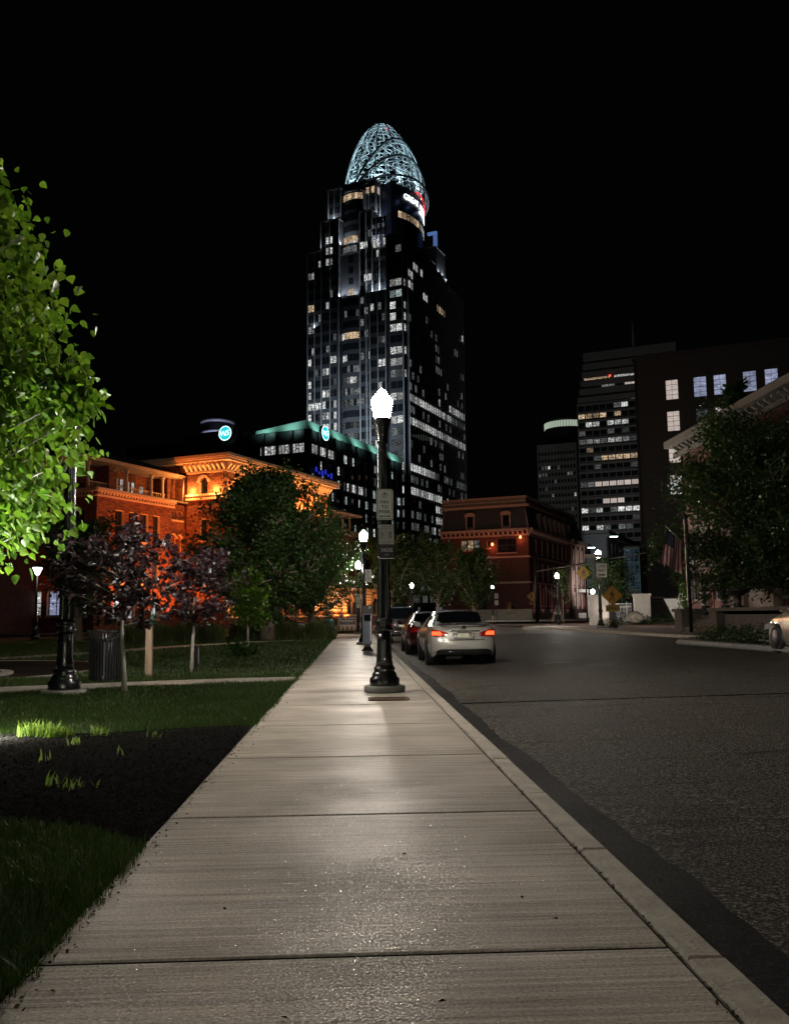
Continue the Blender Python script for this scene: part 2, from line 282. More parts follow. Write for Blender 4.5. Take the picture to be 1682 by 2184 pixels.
# tar seam, hair crack and a worn scrap of white marking on the road
def ribbon(name, pts, wv, m, dz):
    vs = []
    for k, (x, y) in enumerate(pts): q = wv*rng.uniform(.5, 1.3); vs += [(x, y-q, gz(x, y)+dz), (x, y+q, gz(x, y)+dz)]
    return MB().add(vs, [(2*k, 2*k+2, 2*k+3, 2*k+1) for k in range(len(pts)-1)]).build(name, m, kind='structure')
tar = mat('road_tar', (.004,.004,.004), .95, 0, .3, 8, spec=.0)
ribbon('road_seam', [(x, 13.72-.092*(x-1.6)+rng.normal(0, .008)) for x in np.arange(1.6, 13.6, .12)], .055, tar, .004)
xs_ = np.arange(2.0, 13.5, .07); ribbon('road_crack', [(x, y) for x, y in zip(xs_, 6.9+.06*(xs_-2)+np.cumsum(rng.normal(0, .012, len(xs_))))], .006, tar, .004)
ribbon('road_marking', [(x, 23.3-.03*x) for x in np.arange(4.9, 5.7, .1)], .03, white, .004); ribbon('road_marking', [(x, 37.2) for x in np.arange(8.2, 8.7, .1)], .05, white, .004)
# pavement of square slabs
walk = MB().box(-1.16, 1.155, -4.2, 62.4, -.35, -.0085).build('sidewalk', mat('joint_dirt', (.006,.006,.005), .95, spec=.05), kind='structure')
y = -3.56; k = 0
while y < 62:
    m = MB().slab(-1.145, 1.145, y+.017, y+2.303, -.09, 0, .004); m.build('slab', walkm, walk, (0,0,rng.uniform(-.0006, .0004))); y += 2.32
# reflective flecks added for glints and sheen, gathered along the brush lines
n = 60000; ln_ = rng.uniform(2.1, 6.8, 420); py_ = ln_[rng.integers(0, 420, n)]+rng.normal(0, .006, n); px_ = np.clip(rng.normal(-.1, .5, n)+rng.normal(0, .25, 420)[rng.integers(0, 420, n)], -1.1, 1.12); s_ = rng.uniform(.0005, .0012, n)*(.6+py_*.05); a_ = rng.uniform(0, 6.28, n)
c0 = np.stack([px_, py_, np.full(n, .0018)], -1); tl = rng.normal(0, .2, (n, 2)); u1 = np.stack([np.cos(a_), np.sin(a_)], -1); u2 = np.stack([-np.sin(a_), np.cos(a_)], -1)
e1 = np.concatenate([u1*s_[:,None]*1.8, ((u1*tl).sum(1)*s_*1.8)[:,None]], 1); e2 = np.concatenate([u2*s_[:,None], ((u2*tl).sum(1)*s_)[:,None]], 1)
fastmesh('glint_flecks', np.stack([c0-e1, c0-e2, c0+e1, c0+e2], 1).reshape(-1, 3), [np.arange(4*n).reshape(-1, 4)], mat('glint_fleck', (.6,.6,.58), .27, .8, .05, 9), kind='stuff')
kerb = MB().box(1.175, 1.318, -4.2, 62.4, -.4, -.03).build('kerb', mat('kerb_bed', (.05,.046,.04), .95), kind='structure')
y = -4.2
while y < 62:
    l = 1.5; MB().slab(1.176+rng.uniform(-.004,.004), 1.325, y+.004, min(62.4, y+l-.004), -.3, -.004+rng.uniform(-.004,.003), .014).build('kerb_stone', kerbm, kerb); y += l
MB().box(1.155, 1.175, -4.2, 62.4, -.3, -.05).build('kerb_joint', soil, kind='structure')
# scraps lying on the pavement
# lawn
lawn = sheet('lawn', [-150, -60, -30, -10, -4, -1.16], [-6, 0, 20, 40, 62.4], lambda x, y: -.022, soil)
# park paths
def strip(name, pts, wid, z, m, th=.06):
    pts = [Vector((*p, 0)) for p in pts]; vs = []; fs = []
    for k, p in enumerate(pts):
        d = (pts[min(k+1, len(pts)-1)]-pts[max(k-1, 0)]).normalized(); q = Vector((-d.y, d.x, 0))*wid/2
        vs += [(p.x+q.x, p.y+q.y, z), (p.x-q.x, p.y-q.y, z), (p.x+q.x, p.y+q.y, z-th), (p.x-q.x, p.y-q.y, z-th)]
    for k in range(len(pts)-1):
        a = 4*k; b = a+4; fs += [(a, a+1, b+1, b), (a, b, b+2, a+2), (a+1, a+3, b+3, b+1)]
    return MB().add(vs, fs).build(name, m, kind='structure')
strip('park_path', [(-30, 13.1), (-14, 14.6), (-6.5, 16.35), (-4.2, 17.3), (-2.2, 17.95), (-1.16, 18.05)], 1.45, -.004, pathm)
strip('far_path', [(-40, 24), (-20, 26.5), (-11.2, 30.4), (-9.2, 35), (-7.9, 40), (-4.5, 47), (-1.16, 49)], 1.5, -.005, pathm)
strip('back_path', [(-60, 44), (-30, 47), (-17, 50.5), (-12, 53), (-5, 54.5)], 1.2, -.006, pathm)
def disc(cx, cy, rx_, ry_, z, n=48): return [(cx+rx_*math.cos(2*math.pi*k/n), cy+ry_*math.sin(2*math.pi*k/n)) for k in range(n)]
MB().prism(disc(-10.6, 22.6, 4.2, 5.3, 0), XY, -.06, -.001).build('asphalt_circle', asphn, kind='structure')
strip('circle_edging', disc(-10.6, 22.6, 4.28, 5.38, 0)+[disc(-10.6, 22.6, 4.28, 5.38, 0)[0]], .2, .012, pathm)
strip('planter_ring', disc(-9.9, 20.6, 2.0, 2.1, 0)+[disc(-9.9, 20.6, 2.0, 2.1, 0)[0]], .26, .05, pathm, .1)
MB().prism(disc(-9.9, 20.6, 1.9, 2.0, 0), XY, -.05, .02).build('planting_circle', soil, kind='structure')
# far side: kerb, pavement, island, planting bed
far = []
brickp = brickmat('brick_paving', (.09,.05,.038), (.12,.07,.05), (.06,.055,.05), .25, .85, rubble=.1)
sheet('brick_pavement', [13.95, 17, 30, 60], [36, 45, 53, 62, 70, 84], lambda x, y: gz(x, y)+.004, brickp)
sheet('far_pavement', [13.9, 17, 40, 120], [-20, 10, 30, 36.0], lambda x, y: gz(x, y)+.002, concd)
fk = MB().box(13.7, 13.9, -20, 62, -.2, .22).build('far_kerb', concd, kind='structure')
y = -20
while y < 62: MB().slab(13.68, 13.91, y+.005, y+2.0, .0, .303, .02).build('kerb_stone', kerbm, fk); y += 2.01
isl = [(12.2, 63.2), (14, 61.6), (22, 61.8), (23, 67), (20, 71), (15, 69.5), (12.4, 66)]
MB().prism(isl, XY, -.1, .33).build('traffic_island', mat('island_concrete', (.4,.38,.35), .8, 0, .2, 2), kind='structure')
bed = [(11.5, 22), (11.3, 31), (12.4, 33.6), (13.7, 34), (13.7, 22)]
MB().prism(bed, XY, -.05, .24).build('planting_bed', soil, kind='structure')
bk = MB()
for a, b in zip(bed[:-2], bed[1:-1]): bk.tube([(a[0], a[1], .2), (b[0], b[1], .2)], .1, 4)
bk.build('bed_kerb', concd, kind='structure')
sheet('opposite_pavement', [-140, -40, -1, 6.5], [75, 78, 90, 160], lambda x, y: .03, mat('opposite_concrete', (.16,.15,.14), .85))
sheet('opposite_lawn', [-60, -20, -7, 0.8], [77, 80, 84, 89], lambda x, y: .04+max(0, (y-77))*.01, soil)
sheet('distant_pavement', [14, 26, 60, 140], [104, 120, 150, 260], lambda x, y: .42, concd)
# ---------------------------------------------------------------- grass, mulch, trees
def blades(name, pts, hmin, hmax, wid, m, lean=.45):
    x_, y_ = pts[:,0], pts[:,1]; pn = .5+.25*(np.sin(x_*3.1+1.7*np.sin(y_*1.3))+np.sin(y_*2.7+2.1*np.sin(x_*1.9+.5))); pts = pts[rng.random(len(pts)) < .45+.7*pn]; x_, y_ = pts[:,0], pts[:,1]; pn = .5+.25*(np.sin(x_*4.3+y_*1.1)+np.sin(y_*3.9-x_*2.2))
    n = len(pts); h = rng.uniform(hmin, hmax, n)*(1-.35*rng.random(n)**3)*(.65+.55*pn); a = rng.uniform(0, 2*np.pi, n); l = rng.uniform(.05, lean, n)*h
    d = np.stack([np.cos(a), np.sin(a)], -1); s = np.stack([-d[:,1], d[:,0]], -1)*(wid*rng.uniform(.6, 1.3, n))[:,None]
    b = pts; z = lambda q, k: np.concatenate([q, k[:,None]], 1)
    V = np.stack([z(b[:,:2]-s, b[:,2]), z(b[:,:2]+s, b[:,2]), z(b[:,:2]+d*l[:,None]*.4-s*.8, b[:,2]+h*.6), z(b[:,:2]+d*l[:,None]*.4+s*.8, b[:,2]+h*.6), z(b[:,:2]+d*l[:,None], b[:,2]+h)], 1).reshape(-1, 3)
    i = np.arange(n)[:,None]*5
    return fastmesh(name, V, [i+np.array([[0,1,3,2]]), i+np.array([[2,3,4]])], m, kind='stuff')
def seg_dist(p, pts):
    d = np.full(len(p), 1e9)
    for a, b in zip(pts[:-1], pts[1:]):
        a = np.array(a); b = np.array(b); ab = b-a; t = np.clip(((p-a)@ab)/(ab@ab), 0, 1); d = np.minimum(d, np.linalg.norm(p-a-t[:,None]*ab, axis=1))
    return d
mulch_top = lambda X: 10.3+.17*(X+1.12)+.12*np.sin(X*3)
mulch_bot = lambda X: np.where(X > -2.3, 5.05+.75*np.clip((-1.15-X)/1.1, 0, 1)**.7, 5.8+(-X-2.25)*.16)+.06*np.sin(X*7)
def in_mulch(p): return (p[:,1] < mulch_top(p[:,0])) & (p[:,1] > mulch_bot(p[:,0])) & (p[:,0] > -9)
def scatter(n, x0, x1, y0, y1): return np.stack([rng.uniform(x0, x1, n), rng.uniform(y0, y1, n)], -1)
def lawn_ok(p):
    k = ~in_mulch(p) & (seg_dist(p, [(-30,13.1),(-14,14.6),(-6.5,16.35),(-4.2,17.3),(-2.2,17.95),(-1.16,18.05)]) > .72) & (((p[:,0]+10.6)/4.35)**2+((p[:,1]-22.6)/5.45)**2 > 1)
    k &= seg_dist(p, [(-40,24),(-20,26.5),(-11.2,30.4),(-9.2,35),(-7.9,40),(-4.5,47),(-1.16,49)]) > .76
    return k & (seg_dist(p, [(-60,44),(-30,47),(-17,50.5),(-12,53),(-5,54.5)]) > .6) & (p[:,0] < -1.12) & (np.hypot(p[:,0]+4.87, p[:,1]-15.45) > .42) & (np.abs(p[:,0]) < .40*p[:,1]+2.5)
P3 = lambda p, z=-.022: np.concatenate([p, np.full((len(p), 1), z)], 1)
grassm = leafmat('grass_blade', [(.016,.045,.004), (.023,.06,.005), (.034,.066,.008), (.022,.05,.005), (.06,.06,.02)], .3, .55, .35)
p = scatter(120000, -4.6, -1.1, 1.9, 6.6); p = p[lawn_ok(p)]; clump = rng.random(len(p)); blades('near_grass', P3(p), .05, .105, .0022, grassm, .9)
e_ = np.stack([rng.uniform(-1.17, -1.08, 2600), rng.uniform(2, 62, 2600)*rng.random(2600)**.7+2], -1); e_ = e_[~in_mulch(e_+np.array([-.06, 0])) & (e_[:,1] < 61)]; blades('grass_fringe', P3(e_), .05, .12, .0025, grassm, 1.0)
p = scatter(190000, -10, -1.1, 9.4, 19.5); p = p[lawn_ok(p)]; blades('middle_grass', P3(p), .04, .1, .0045, grassm, .8)
p = scatter(110000, -20, -1.1, 19, 61); p = p[lawn_ok(p)]; blades('far_grass', P3(p), .05, .11, .012, grassm, .7)
# bark mulch: flakes
mulchm = mat('bark_mulch', (.019,.0175,.0175), .95, 0, .85, 30, .0, 90, spec=.0)
p = scatter(52000, -7, -1.13, 4.9, 10.5); p = p[in_mulch(p) & (p[:,0] > -.42*p[:,1]-1.6)]; n = len(p)
xs = np.linspace(-9, -1.15, 40); top = np.array([float(mulch_top(q)) for q in xs]); bot = np.array([float(mulch_bot(q)) for q in xs])
V = np.concatenate([np.stack([xs, bot, np.full(40, -.02)], -1), np.stack([xs, bot+.25, np.full(40, .012)], -1), np.stack([xs, top-.25, np.full(40, .012)], -1), np.stack([xs, top, np.full(40, -.02)], -1)])
i = np.arange(39); fastmesh('mulch_bed', V, [np.concatenate([np.stack([i+40*k, i+1+40*k, i+41+40*k, i+40+40*k], -1) for k in range(3)])], mulchm, kind='structure')
ax = rng.normal(0, 1, (n, 3)); ax[:,2] *= .35; ax /= np.linalg.norm(ax, axis=1)[:,None]; sd = np.cross(ax, np.array([0,0,1.])); sd /= np.linalg.norm(sd, axis=1)[:,None]; nn = np.cross(sd, ax)
l = rng.uniform(.006, .022, n)[:,None]; wv = rng.uniform(.003, .009, n)[:,None]; th = .003
c0 = P3(p, 0); c0[:,2] = rng.uniform(.008, .034, n)*np.clip((np.minimum(p[:,1]-mulch_bot(p[:,0]), mulch_top(p[:,0])-p[:,1]))/.2, .1, 1)
V = np.stack([c0-ax*l-sd*wv*.4, c0-ax*l+sd*wv, c0+ax*l+sd*wv*.6, c0+ax*l-sd*wv, c0+nn*.006+ax*l*.2], 1).reshape(-1, 3); i = np.arange(n)[:,None]*5
fastmesh('bark_chips', V, [np.concatenate([i+np.array([[a, b, 4]]) for a, b in ((0,1),(1,2),(2,3),(3,0))])], mulchm, kind='stuff')
# a few scraps of leaf and bark on the pavement
for k, (x, y) in enumerate([(.27,2.98),(.72,4.0),(-.22,2.9),(.66,4.6),(.8,3.72),(.25,4.75),(-.55,3.95)]):
    lab_ = ['tiny scrap on the front edge of the first full slab, near its middle', 'tiny scrap right of the middle of the large near slab', 'tiny scrap at the left of the lowest visible slab', 'highest of the tiny scraps on the near slab', 'tiny scrap nearest the kerb on the near slab', 'tiny scrap left of the uppermost one on the near slab', 'tiny scrap alone at the left side of the near slab'][k]
    tag(MB().add([(-.014,0,0),(0,-.008,.003),(.016,.002,.002),(.002,.01,.006)], [(0,1,2,3)]).build('leaf_scrap', mulchm, None, (x, y, .003), (0, 0, k*1.3)), lab_, 'leaf', 'leaf scraps on the pavement')
# litter along the gutter, the kerb joint and the grass edge
n = 2600; u = rng.random(n); px_ = np.where(u < .45, 1.335+np.abs(rng.normal(0, .07, n)), np.where(u < .75, 1.165+rng.normal(0, .012, n), -1.13+np.abs(rng.normal(0, .05, n)))); py_ = 1.8+30*rng.random(n)**1.8
pz_ = np.where(px_ > 1.32, -.11+.024*(px_-1.35), np.where(px_ > 1.15, -.02, .002)); c0 = np.stack([px_, py_, pz_+.003], -1); a_ = rng.uniform(0, 6.28, n); s_ = rng.uniform(.004, .014, n)
d1 = np.stack([np.cos(a_)*s_, np.sin(a_)*s_, rng.uniform(0, .006, n)], -1); d2 = np.stack([-np.sin(a_)*s_*.5, np.cos(a_)*s_*.5, rng.uniform(0, .005, n)], -1)
fastmesh('gutter_litter', np.stack([c0-d1, c0-d2, c0+d1, c0+d2], 1).reshape(-1, 3), [np.arange(4*n).reshape(-1, 4)], leafmat('dry_litter', [(.05,.035,.02), (.09,.065,.04), (.03,.025,.02), (.14,.12,.09)], .1, .8, .1), kind='stuff')
# ---------------------------------------------------------------- trees
HEART = (np.array([[0,0,0],[.42,.14,.04],[.46,.45,.06],[.22,.8,.02],[0,1.1,-.06],[-.22,.8,.02],[-.46,.45,.06],[-.42,.14,.04],[0,.45,-.05]]), [np.array([[0,1,8],[1,2,8],[2,3,8],[3,4,8],[4,5,8],[5,6,8],[6,7,8],[7,0,8]])])
DIAM = (np.array([[0,0,0],[.36,.45,.07],[0,1,0],[-.36,.45,.07]]), [np.array([[0,1,2],[0,2,3]])])
def leaves(name, pts, size, tpl, m, parent, droop=.6, kind=None, out=None, spread=1.):
    'one mesh of leaves hanging at pts; out: outward direction per leaf'
    n = len(pts); d = rng.normal(0, 1, (n, 3))*spread; d[:,2] -= droop
    if out is not None: d += out
    d /= np.linalg.norm(d, axis=1)[:,None]; q = rng.normal(0, 1, (n, 3)); q[:,2] += 1.1; s = np.cross(d, q); s /= np.linalg.norm(s, axis=1)[:,None]; nrm = np.cross(s, d)
    z = (size*rng.uniform(.6, 1.25, n))[:,None,None]; T = tpl[0]
    V = pts[:,None,:]+z*(T[None,:,0:1]*s[:,None]+T[None,:,1:2]*d[:,None]+T[None,:,2:3]*nrm[:,None]); i = (np.arange(n)*len(T))[:,None]
    F = np.concatenate([i+q_[None] for q_ in tpl[1][0]]) if False else (i[:,:,None]+tpl[1][0][None]).reshape(-1, 3)
    return fastmesh(name, V.reshape(-1, 3), [F], m, parent, kind)
def skeleton(height, clear, env, nl, seed, rise=.5, wig=.12, sub=5, trunk_r=.1, lean=(0,0), jit=.25, multi=1):
    'trunk, limbs and twigs under an envelope radius env(z/height); returns MB and twig points with outward directions'
    r = random.Random(seed); mb = MB(); tips = []; outs = []
    tp = [Vector((lean[0]*t+r.uniform(-1, 1)*wig*.3*t, lean[1]*t+r.uniform(-1, 1)*wig*.3*t, height*.93*t)) for t in np.linspace(0, 1, 9)]
    at = lambda t: tp[min(7, int(t*8))].lerp(tp[min(8, int(t*8)+1)], t*8-int(t*8))
    mb.tube(tp, [trunk_r*(1.25 if k == 0 else 1)*(1-.85*k/8) for k in range(9)], 8)
    for k in range(nl):
        t0 = clear+(1-clear)*.94*(k+r.random()*.8)/nl; a = k*2.39996+r.uniform(-.5, .5); b = at(t0)
        ln = max(.05, env(min(1, t0+rise*.12)))*height*r.uniform(1-jit, 1+jit*.5); el = rise*r.uniform(.6, 1.4)*(1-.3*t0)+ .25*t0
        d = Vector((math.cos(a)*math.cos(el), math.sin(a)*math.cos(el), math.sin(el))); pts = [b]
        for j in range(5):
            d = (d+Vector((r.uniform(-wig, wig), r.uniform(-wig, wig), r.uniform(-wig, wig)+.03))).normalized(); pts.append(pts[-1]+d*ln/5)
        lr = trunk_r*(1-.85*t0)*.55; mb.tube(pts, [lr*(1-.16*j) for j in range(6)], 5)
        for j in range(1, 6):
            for q in range(sub):
                dd = (d+Vector((r.gauss(0, .75), r.gauss(0, .75), r.gauss(0, .5)))).normalized(); s = pts[j].lerp(pts[j-1], r.random()); tl = ln*r.uniform(.16, .36)*(1.1-.08*j)
                p1 = s+dd*tl*.55; p2 = p1+(dd+Vector((0, 0, r.uniform(-.3, .2)))).normalized()*tl*.5; mb.tube([s, p1, p2], [lr*.28, lr*.2, lr*.08], 3)
                for u in np.linspace(.25, 1, 5):
                    w_ = s.lerp(p1, u*2) if u < .5 else p1.lerp(p2, u*2-1); tips.append(tuple(w_)); outs.append(tuple(dd))
    return mb, np.array(tips), np.array(outs)
def tree(name, label, cat, loc, height, clear, env, nl, seed, leafm, barkm, nleaf, lsize, tpl=DIAM, rise=.5, sub=5, trunk_r=.1, group=None, fluff=.12, gap=.0, lean=(0,0), droop=.6, rz=0):
    t = thing(name, label, cat, loc, rz, group); mb, tip, out = skeleton(height, clear, env, nl, seed, rise, .14, sub, trunk_r, lean)
    mb.build('trunk', barkm, t); k = rng.integers(0, len(tip), nleaf)
    if gap:   # leave holes so that whatever is behind shows through
        c = tip[rng.integers(0, len(tip), int(gap))]; dist = np.min(np.linalg.norm(tip[:,None]-c[None], axis=2), axis=1); ok = np.where(dist > height*.045)[0]; k = ok[rng.integers(0, len(ok), nleaf)]
    leaves('crown', tip[k]+rng.normal(0, fluff, (nleaf, 3)), lsize, tpl, leafm, t, droop, 'stuff' if False else None, out[k]*.6)
    return t, tip, out
cone = lambda w, p=.9: (lambda t: w*max(.02, 1-t)**p)
ball = lambda w: (lambda t: w*math.sqrt(max(.02, 1-((t-.55)/.5)**2)) if t < 1.05 else .02)
lime = leafmat('linden_leaf', [(.045,.10,.011), (.07,.135,.014), (.105,.165,.02), (.055,.115,.012)], .45, .4, .45)
greenl = leafmat('dark_leaf', [(.014,.038,.008), (.022,.055,.011), (.034,.068,.014), (.022,.045,.01)], .12, .5, .25)
glossl = leafmat('holly_leaf', [(.016,.052,.008), (.024,.064,.01), (.034,.078,.014), (.05,.09,.02)], .2, .3, .6)
purple = leafmat('purple_leaf', [(.02,.013,.017), (.03,.018,.022), (.042,.016,.021), (.03,.022,.027)], .15, .35, .4)
fresh = leafmat('fresh_leaf', [(.06,.13,.014), (.085,.16,.018), (.05,.11,.012)], .4, .4, .4)
# the floodlit linden on the mulch bed; its largest leaves are separate parts
t, mb = None, None
T1 = thing('linden_tree', 'tall floodlit linden tree with bright green heart-shaped leaves beside the mulch bed', 'tree', (-5.1, 9.0, 0))
RZ = lambda z: np.interp(z, [1.75, 2.05, 2.55, 3.2, 3.95, 4.6, 5.7, 6.6, 7.4, 8.], [.9, 1.8, 2.25, 2.42, 2.33, 2.12, 1.5, .85, .35, .05])
nc = 1150; cz = 1.8+6.0*rng.random(nc)**1.25; ca = rng.uniform(0, 6.283, nc); cr = RZ(cz)*np.sqrt(rng.uniform(.12, 1., nc))*rng.uniform(.84, 1.02, nc); cc = np.stack([cr*np.cos(ca), cr*np.sin(ca), cz], -1)
mb = MB(); mb.tube([(0,0,-.1),(.02,.01,1.5),(-.02,.03,3.5),(.02,0,6),(0,0,7.9)], [.1,.085,.06,.035,.01], 8)
for q in range(0, nc, 3):
    x, y, z = cc[q]; z0 = max(.9, z-.35-.28*cr[q]); m_ = (x*.5+rng.normal(0, .06), y*.5+rng.normal(0, .06), z0+(z-z0)*.35); mb.tube([(0, 0, z0), m_, (x*.8, y*.8, z0+(z-z0)*.75), (x, y, z)], [.024, .017, .011, .005], 5)
    for e_ in range(2):
        k2 = cc[(q+1+e_) % nc]; 
        if np.linalg.norm(k2-cc[q]) < 1.2: mb.tube([m_, tuple((np.array(m_)+k2)/2+[0, 0, .1]), tuple(k2)], [.012, .009, .004], 4)
mb.build('trunk', barkp, T1); k = rng.integers(0, nc, 36000); tip = cc[rng.integers(0, nc, 1200)]; out = cc/np.maximum(.3, np.linalg.norm(cc[:,:2], axis=1))[:,None]; out[:,2] = .1
pts = cc[k]+rng.normal(0, 1, (36000, 3))*np.array([.17, .17, .15]); pts[:700] = np.array([2.13, .2, 3.56])+rng.normal(0, .14, (700, 3)); leaves('crown', pts, .097, HEART, lime, T1, 1.3, None, out[k]*.6, .75)
vis = np.where((tip[:,0] > 1.3) & (tip[:,1] < 1.1) & (tip[:,2] > 1.6) & (tip[:,2] < 5))[0]; vis = np.concatenate([vis, vis, vis])
lm = None
for q in vis[:280]:
    if lm is None:
        lo = leaves('leaf', np.zeros((1, 3)), .115, HEART, lime, None, 5, None, None, .001); lm = lo.data; bpy.data.objects.remove(lo)
    o = link('leaf', lm, T1, tuple(tip[q]+rng.normal(0, .12, 3)), (rng.normal(0, .5), rng.normal(0, .5), rng.uniform(0, 6.28))); s_ = rng.uniform(.7, 1.1); o.scale = (s_, s_, s_)
# young trees in the park
tree('purple_tree', 'young purple-leaved tree with slim grey trunk at the path edge near the black lamp post', 'tree', (-3.88, 15.5, -.02), 2.8, .42, lambda q: .42*max(.05, 1-((q-.72)/.42)**2)**.5, 20, 11, purple, barkp, 1800, .1, HEART, .2, 5, .045, 'young purple-leaved trees', .05, 5, (-.15, 0), .5)
tree('purple_tree', 'young purple-leaved tree standing on the grass right of the wooden stake', 'tree', (-3.77, 21.1, -.02), 2.8, .4, lambda q: .40*max(.05, 1-((q-.7)/.42)**2)**.5, 20, 23, purple, barkp, 1600, .105, HEART, .25, 5, .045, 'young purple-leaved trees', .05, 4, (.1, 0), .5)
tree('sapling', 'slender sapling with bright green upper leaves in front of the big dark tree', 'tree', (-3.84, 32.8, -.02), 3.0, .3, lambda q: .36*max(.05, 1-((q-.6)/.45)**2)**.5, 16, 31, fresh, barkp, 1700, .14, HEART, .5, 4, .05, None, .07)
tree('spreading_tree', 'large dark broad-crowned tree hiding the middle of the floodlit brick building', 'tree', (-4.75, 49.5, -.02), 9.9, .12, lambda t: .44*max(.01, 1-((t-.3)/.68)**2)**.6, 60, 41, greenl, bark, 46000, .2, DIAM, .35, 7, .42, None, .28, 6)
tree('kerbside_tree', 'leafy tree beside the pavement whose right side catches the street lamp light', 'tree', (-2.8, 59.5, -.02), 7.4, .2, ball(.52), 44, 43, glossl, bark, 26000, .17, DIAM, .4, 6, .24, None, .2, 4)
tree('multi_stem_tree', 'dark multi-stemmed park tree left of the litter bin, behind the lamp post', 'tree', (-15.6, 51.5, -.02), 6.5, .25, ball(.5), 26, 47, greenl, bark, 12000, .2, DIAM, .7, 5, .3, None, .2)
for q, (x, y, h, lb) in enumerate([(4.6, 119, 11.5, 'street tree with pale forked trunk above the black vehicle, leftmost of its row'), (11.2, 120, 11, 'street tree with pale forked trunk above the roof of the silver car'), (15.6, 117, 9.5, 'small street tree with pale trunk beside the far globe lamp and corner building'), (8, 129, 12.5, 'dark tall tree in front of the mansard building, behind the street trees')]):
    tree('street_tree', lb, 'tree', (x, y, .0), h, .2, ball(.48), 24, 60+q, greenl, barkp if q < 3 else bark, 9000, .28, DIAM, .7, 5, .2, 'street trees before the red building', .25, 3)
tree('big_street_tree', 'large tree on the right with glossy lamplit leaves hanging before the brick house', 'tree', (20.3, 42.0, .35), 9.7, .2, ball(.6), 70, 71, glossl, bark, 95000, .17, DIAM, .25, 8, .3, None, .26, 9)
tree('tall_conifer', 'tall dark narrow tree rising in front of the lit office windows', 'tree', (27.5, 62, .4), 19, .3, cone(.16), 40, 73, greenl, bark, 9000, .34, DIAM, .2, 5, .25)
tree('round_tree', 'dark rounded shrub tree behind the iron fence and the right gate pillar', 'tree', (22.6, 78, .4), 5.4, .05, ball(.5), 26, 79, greenl, bark, 5000, .2, DIAM, .6, 5, .15, None, .2)
tree('arborvitae', 'bright green upright evergreen beside the brick house corner behind the flag', 'shrub', (21.2, 55.5, .4), 5.6, .05, cone(.24, .6), 40, 83, fresh, bark, 5000, .13, DIAM, .9, 5, .1, None, .12)
for q, (x, y, lb) in enumerate([(17.9, 45.0, 'left cone-shaped topiary in a dark urn by the terrace steps'), (18.05, 42.9, 'right cone-shaped topiary in a dark urn nearer the porch columns')]):
    tree('topiary', lb, 'shrub', (x, y, 1.55), 1.75, .02, cone(.26, .55), 30, 90+q, greenl, bark, 2600, .06, DIAM, .5, 5, .03, 'topiary cones on the terrace', .03)
    tag(MB().lathe([(.14,0),(.2,.03),(.12,.08),(.18,.25),(.26,.42),(.24,.44)], 14).build('urn', blackm, None, (x, y, 1.13)), 'dark urn under the '+('left' if q == 0 else 'right')+' topiary cone on the terrace wall', 'urn')
tree('young_street_tree', 'thin young tree beside the globe lamp on the traffic island', 'tree', (18.8, 80, .3), 5.2, .35, ball(.32), 14, 97, greenl, bark, 700, .16, DIAM, .6, 4, .06, None, .1)
# planted beds: lavender and ornamental grass
lavm = leafmat('ornamental_grass', [(.06,.085,.025), (.09,.12,.035), (.05,.07,.03), (.11,.12,.05)], .3, .5, .3)
def clump(name, label, x, y, n, h, wid, m, spread, cat='plant', group=None, z=-.02):
    a = rng.uniform(0, 6.28, n); q = rng.random(n)**.5; b = np.stack([x+np.cos(a)*q*spread[0], y+np.sin(a)*q*spread[1], np.full(n, z)], -1)
    o = blades(name, b, h*.6, h, wid, m, .8); del o['kind']; return tag(o, label, cat, group)
for q, x in enumerate([-11.2, -9.9, -8.6, -7.6]): clump('ornamental_grass', ['pale clump of ornamental grass behind the wooden stake, leftmost of the mound', 'pale clump of ornamental grass in the mound, second from left', 'tall clump of ornamental grass left of the thin purple tree trunk', 'clump of ornamental grass at the right end of the mound'][q], x, 46.5+q*.2, 1500, 1.15, .02, lavm, (.9, .8), group='clumps of ornamental grass')
for q, x in enumerate([-6.2, -5.0, -3.6, -2.5, -1.75]): clump('lavender', 'lavender bush in the border below the big tree, '+['leftmost of five', 'just left of its trunk', 'just right of its trunk', 'second from the pavement', 'next to the pavement'][q], x, 50.5-.3*q, 1400, 1.1, .02, lavm, (.75, .6), group='lavender bushes by the pavement')
# day lilies on the mulch
lily = leafmat('day_lily_leaf', [(.12,.2,.03), (.17,.26,.045), (.2,.28,.07)], .35, .4, .4)
for x, y, n, h, lb in [(-3.2, 9.62, 220, .19, 'wide bright day lily clump glowing white beside the ground floodlight'), (-2.66, 9.66, 60, .19, 'bright green day lily clump at the grass edge right of the glowing one'), (-2.73, 8.98, 14, .15, 'day lily shoots below the bright clump'), (-2.66, 7.97, 9, .17, 'thin pair of day lily shoots in the middle of the mulch'), (-2.08, 8.31, 9, .14, 'small day lily tuft alone in the mulch nearest the pavement'), (-2.2, 6.78, 9, .17, 'left half of the lowest row of day lily shoots'), (-2.03, 6.68, 10, .16, 'middle of the lowest row of day lily shoots'), (-1.9, 6.74, 6, .14, 'right end of the lowest row of day lily shoots'), (-2.1, 9.45, 8, .12, 'short day lily shoots near the mulch top edge'), (-1.95, 9.3, 6, .11, 'tiny day lily shoots at the mulch top, closest to the pavement')]:
    clump('day_lily', lb, x, y, n, h, .009, lily, (.3 if n > 100 else .09 if n > 30 else .07, .1), group='day lilies in the mulch', z=.005)
hostam = greenl
